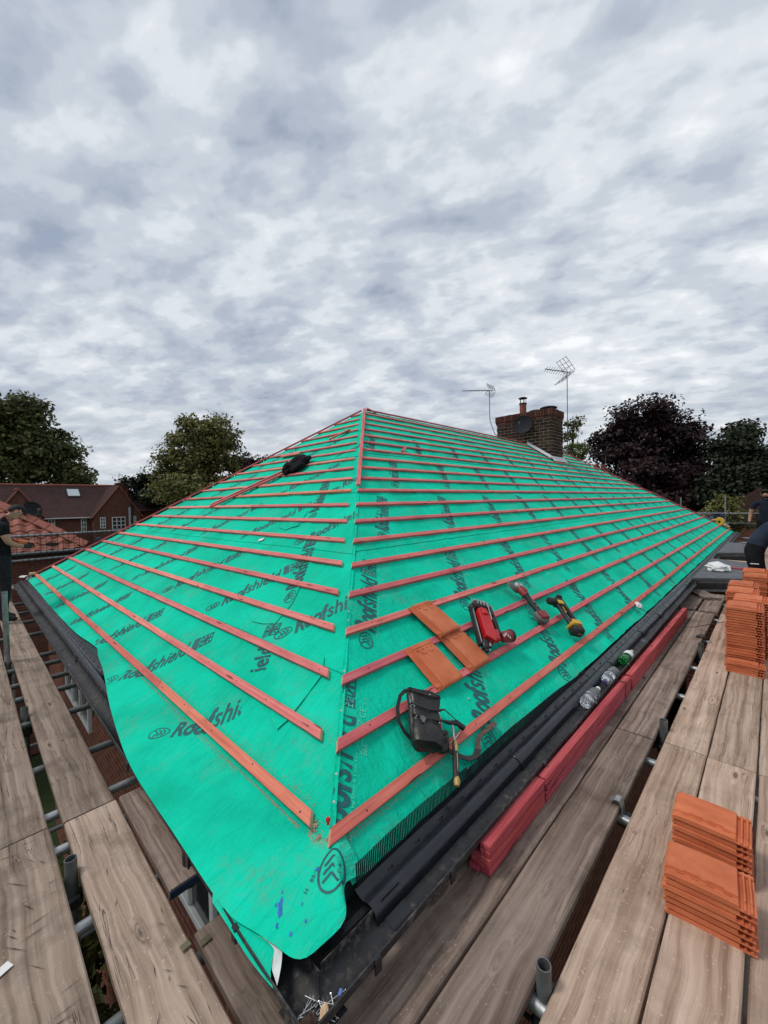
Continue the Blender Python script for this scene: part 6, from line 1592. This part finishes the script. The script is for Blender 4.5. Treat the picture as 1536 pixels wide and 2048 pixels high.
for i, (x, y, lab) in enumerate([(-.55, .3, 'dark leafy garden shrub below the near left boards'), (-.6, 2.2, 'dark leafy garden shrub below the middle left boards'), (-.6, 4.2, 'dark leafy garden shrub below the far left boards')]):
    tree('garden_shrub', lab, Vector((x, y, GZ)), [((0, 0, 1.6), (.6, .9, 1.0)), ((.1, .6, 1.3), (.5, .8, .8)), ((-.1, -.6, 2.2), (.45, .8, .7)), ((-.2, .2, 2.4), (.4, .6, .6))], LD if i % 2 else LG, 4200, .12, 20+i, trunk_r=.04, clump=.3, group='shrubs under the scaffold', cat='shrub')

# ------------------------------------------------------------------ neighbouring brown-roofed house, far left
nh = empty('brick_house', 'red brick house with brown tiled roof, skylight and gables, far left', 'house', loc=(0, 50, GZ))
NO = Vector((0, 50, GZ))
def nbox(name, x0, x1, y0, y1, z0, z1, mat, par=nh, ch=0):
    m = MB(); m.box(Vector(((x0+x1)/2, (y0+y1)/2, (z0+z1)/2))-NO, (x1-x0, y1-y0, z1-z0), ch=ch); return m.build(name, mat, par)
def npoly(name, pts, faces, mat, par=nh):
    m = MB(); m.add([Vector(p)-NO for p in pts], faces); return m.build(name, mat, par)
nbox('wall', -9, 12.2, 50, 58, GZ, .42, M_WALLF)
def slab(pts, mat, name='roof', th=.12):
    n = len(pts); P_ = [Vector(p) for p in pts]; return npoly(name, P_+[p-Vector((0, 0, th)) for p in P_], [tuple(range(n)), tuple(range(2*n-1, n-1, -1))]+[(k, n+k, n+(k+1) % n, (k+1) % n) for k in range(n)], mat)
slab([(-9.5, 49.6, .40), (11.5, 49.6, .40), (11.5, 54, 3.83), (-9.5, 54, 3.83)], M_RT); slab([(-9.5, 58.4, .40), (11.5, 58.4, .40), (11.5, 54, 3.83), (-9.5, 54, 3.83)], M_RT)
m = MB(); m.tube([Vector((-9.5, 54, 3.86))-NO, Vector((11.5, 54, 3.86))-NO], .13, 8); m.build('ridge', M_TERR, nh)
def gable(xa, xl, xr, za, zl, y0, y1, lab_):
    npoly('gable_wall', [(xl, y0, GZ), (xr, y0, GZ), (xr, y0, zl), (xa, y0, za), (xl, y0, zl), (xl, y1, GZ), (xr, y1, GZ), (xr, y1, zl), (xa, y1, za), (xl, y1, zl)], [(0, 1, 2, 3, 4), (1, 6, 7, 2), (5, 0, 4, 9), (9, 8, 7, 6, 5)], M_WALLF)
    o_ = .18; k = (za-zl)/(xa-xl); k2 = (za-zl)/(xr-xa)
    slab([(xl-o_, y0-.12, zl-o_*k+.07), (xa, y0-.12, za+.07), (xa, y1, za+.07), (xl-o_, y1, zl-o_*k+.07)], M_RT); slab([(xr+o_, y0-.12, zl-o_*k2+.07), (xa, y0-.12, za+.07), (xa, y1, za+.07), (xr+o_, y1, zl-o_*k2+.07)], M_RT)
    M_VERGE = M_CUT
    for (p, q) in (((xl-o_, y0-.15, zl-o_*k+.02), (xa, y0-.15, za+.02)), ((xa, y0-.15, za+.02), (xr+o_, y0-.15, zl-o_*k2+.02))):
        m = MB(); m.tube([Vector(p)-NO, Vector(q)-NO], .05, 6); m.build('verge', M_TERR, nh)
gable(10.36, 8.06, 12.33, 3.60, .50, 48.5, 54, 'r'); gable(2.47, .80, 4.12, 3.15, .72, 48.5, 53.3, 'l')
m = MB(); m.tube([Vector((2.47, 48.4, 3.25))-NO, Vector((2.47, 53.4, 3.25))-NO], .12, 8); m.build('ridge', M_TERR, nh)
nbox('gutter', 4.25, 8.0, 49.48, 49.62, .33, .43, M_WHITE)
nbox('wall', 12.34, 15.2, 50.5, 57, GZ, .9, M_WALLF); slab([(12.2, 50.0, .92), (15.5, 50.0, .92), (12.6, 53.5, 3.0), (12.2, 53.5, 3.0)], M_RT); slab([(15.5, 50.0, .92), (15.5, 57, .92), (12.6, 53.5, 3.0)], M_RT)
ch_ = nbox('chimney', 10.95, 12.0, 51.6, 52.6, 1.2, 3.95, M_WALLF); nbox('chimney_cap', 10.88, 12.07, 51.53, 52.67, 3.95, 4.1, M_WALLF)
nbox('drainpipe', 11.42, 11.56, 48.32, 48.44, -2.0, 2.6, M_BLK)
def nwin(x0, x1, z0, z1, y, nx, ny=3):
    fr = nbox('window', x0, x1, y-.06, y-.001, z0, z1, M_WHITE); t = .08; wx = (x1-x0-t)/nx; wz = (z1-z0-t)/ny
    for i in range(nx):
        for j in range(ny): nbox('pane', x0+t+i*wx, x0+(i+1)*wx, y-.075, y-.055, z0+t+j*wz, z0+(j+1)*wz, M_GLASS, fr)
def sc_(x, z, y):
    k = (y+1.2911)/39.2911; return -.994+(x+.994)*k, 1.3148+(z-1.3148)*k
for xa, za, xb, zb, y, nx in ((3.317, .515, 3.735, -.239, 50, 2), (5.327, .525, 5.682, -.49, 50, 2), (6.583, .557, 6.958, -.337, 48.5, 2), (7.395, .55, 8.36, -.485, 48.5, 3), (8.829, .583, 9.154, -.074, 48.5, 2)):
    x0, z1 = sc_(xa, za, y); x1, z0 = sc_(xb, zb, y); nwin(x0, x1, z0, min(z1, .36 if y == 50 else 9), y, nx)
# skylight lying in the roof slope
def onroof(x, t, up_=.0): return Vector((x, 49.6+4.4*t, .40+3.43*t+up_))-NO
m = MB(); x0, x1 = 6.55, 7.75
m.add([onroof(x0, .60, .14), onroof(x1, .60, .14), onroof(x1, .86, .14), onroof(x0, .86, .14), onroof(x0, .60, 0), onroof(x1, .60, 0), onroof(x1, .86, 0), onroof(x0, .86, 0)], [(0, 1, 2, 3), (0, 4, 5, 1), (1, 5, 6, 2), (2, 6, 7, 3), (3, 7, 4, 0)]); sk_ = m.build('skylight', M_DSTEEL, nh)
m = MB(); m.add([onroof(x0+.1, .625, .15), onroof(x1-.1, .625, .15), onroof(x1-.1, .84, .15), onroof(x0+.1, .84, .15)], [(0, 1, 2, 3)]); m.build('pane', plain('sky_glass', (.55, .62, .64), .15, var=.05, bump=0), sk_)
aerial('tiny aerial on the far brick house', (11.2, 52, 4.0), [(0, 0, 0), (0, 0, .95)], (-1, 0, .05), 1.0, 6, None, refl=.2)

# ------------------------------------------------------------------ neighbouring orange tiled hip roof, near left
nr = empty('tiled_house', 'low neighbouring house with orange pantiled hip roof behind the far guard rail', 'house', loc=(1.45, 13, GZ)); NO2 = Vector((1.45, 13, GZ)); TP = .711
ND = Vector((0, -TP, 1)).normalized()
m = MB(); pts = [(-7, 13, .17), (1.45, 13, .17), (-2.55, 17, .17+4*TP), (-7, 17, .17+4*TP), (1.45, 21, .17)]
m.add([Vector(p)-NO2 for p in pts], [(0, 1, 2, 3), (1, 4, 2)]); ro2 = m.build('roof', plain('old_felt', (.06, .03, .022), .9), nr)
m = MB(); m.box(Vector((-2.9, 16.9, -2.6))-NO2, (8.2, 7.4, 5.5)); m.build('wall', M_WALLF, nr)
m = MB(); m.box(Vector((-2.8, 12.94, .12))-NO2, (8.5, .1, .1), ch=.03); m.build('gutter', M_BLK, nr)
def pantile():
    m = MB(); W_, L_ = .30, .36; rows = []
    for j in range(3):
        y = L_*j/2; rows.append([Vector((W_*i/8, y, .045+.034*math.sin(2*math.pi*(i/8)-.6)-.03*j/2)) for i in range(9)])
    m.grid(rows); m.grid([[p-Vector((0, 0, .035)) for p in rows[0]], rows[0]]); return m.mesh('tile', M_TERR, smooth=True, recalc=True)
PAN = pantile(); ey2 = Vector((0, 1, TP)).normalized()
for r_ in range(9):
    d_ = r_*.30*ey2.y-.02
    for c_ in range(14):
        x = 1.36-(c_+1)*.285
        if x+.18 > 1.45-d_-.05: continue
        M = Matrix((Vector((1, 0, 0)), ey2, ND)).transposed().to_4x4(); M.translation = Vector((x+random.uniform(-.006, .006), 13+d_, .17+d_*TP))+ND*(.012+.004*(random.random()))-NO2
        o = link('tile', PAN, ro2); o.matrix_local = M
hd = Vector((-1, 1, TP)).normalized(); hn = Vector((.35, -.35, 1)).normalized()
for k in range(9):
    m = MB(); p0 = Vector((1.46, 12.98, .31))+hd*(k*.40); p1 = p0+hd*.43+Vector((0, 0, -.015)); sd_ = hd.cross(hn).normalized(); hh = sd_.cross(hd).normalized()
    if hh.z < 0: hh = -hh
    for a_, b_ in ((1, 0), (-1, 0)):
        w0 = sd_*a_*.15-hh*.09; m.add([p0+hh*.05-NO2, p0+w0-NO2, p1+w0*.93-NO2, p1+hh*.045-NO2, p0+hh*.03-NO2, p0+w0-hh*.02-NO2, p1+w0*.93-hh*.02-NO2, p1+hh*.025-NO2], [(0, 1, 2, 3), (4, 7, 6, 5), (0, 4, 5, 1), (2, 6, 7, 3), (1, 5, 6, 2)])
    m.build('hip_tile', M_TERR, ro2)
dish('dark satellite dish above the orange roof behind the worker in black', at(62, 1021, 15.6), (.35, -.9, .15), .25, M_DISH)

# ------------------------------------------------------------------ odd structures on the right
p = at(1500, 1030, 31); sh = empty('small_house', 'small house with brown tiled gable behind the standing worker', 'house', loc=(p.x, p.y, GZ)); 
def sbox(name, c_, d_, mat): m = MB(); m.box(c_, d_, ch=.01); return m.build(name, mat, sh)
sbox('wall', (1.5, -.4, 2.9), (3.0, 3.0, 5.8), M_WALLF)
m = MB(); m.add([(-.4, 1.5, 5.75), (-.4, -2.3, 5.75), (3.6, -2.3, 5.75), (3.6, 1.5, 5.75), (-.4, -.4, 7.1), (3.6, -.4, 7.1)], [(0, 3, 5, 4), (1, 4, 5, 2), (0, 4, 1), (3, 2, 5), (0, 1, 2, 3)]); m.build('roof', M_RT, sh)
m = MB(); m.add([(0.003, 1.1, 5.8), (0.003, -1.9, 5.8), (0.003, -.4, 6.9)], [(0, 1, 2)]); m.build('gable', M_WALLF, sh)
p = at(1192, 938, 33); cs_ = empty('brick_chimney', 'low red brick chimney stack beyond the far end of the ridge', 'chimney', loc=(p.x, p.y, p.z-1.2))
m = MB(); m.box((0, 0, 0), (1.0, 1.5, 2.4), ch=.01); m.build('stack', M_WALLF, cs_)
for y in (-.45, 0, .45):
    m = MB(); m.lathe([(.13, 0), (.14, .02), (.12, .3), (.14, .33)], 12, Matrix.Translation((0, y, 1.2))); m.build('chimney_pot', M_TERR, cs_, smooth=True)
m = MB(); m.tube([(.1, -.6, 1.0), (.1, -.6, 2.0)], .02, 6); m.build('pole', M_STEELD, cs_)
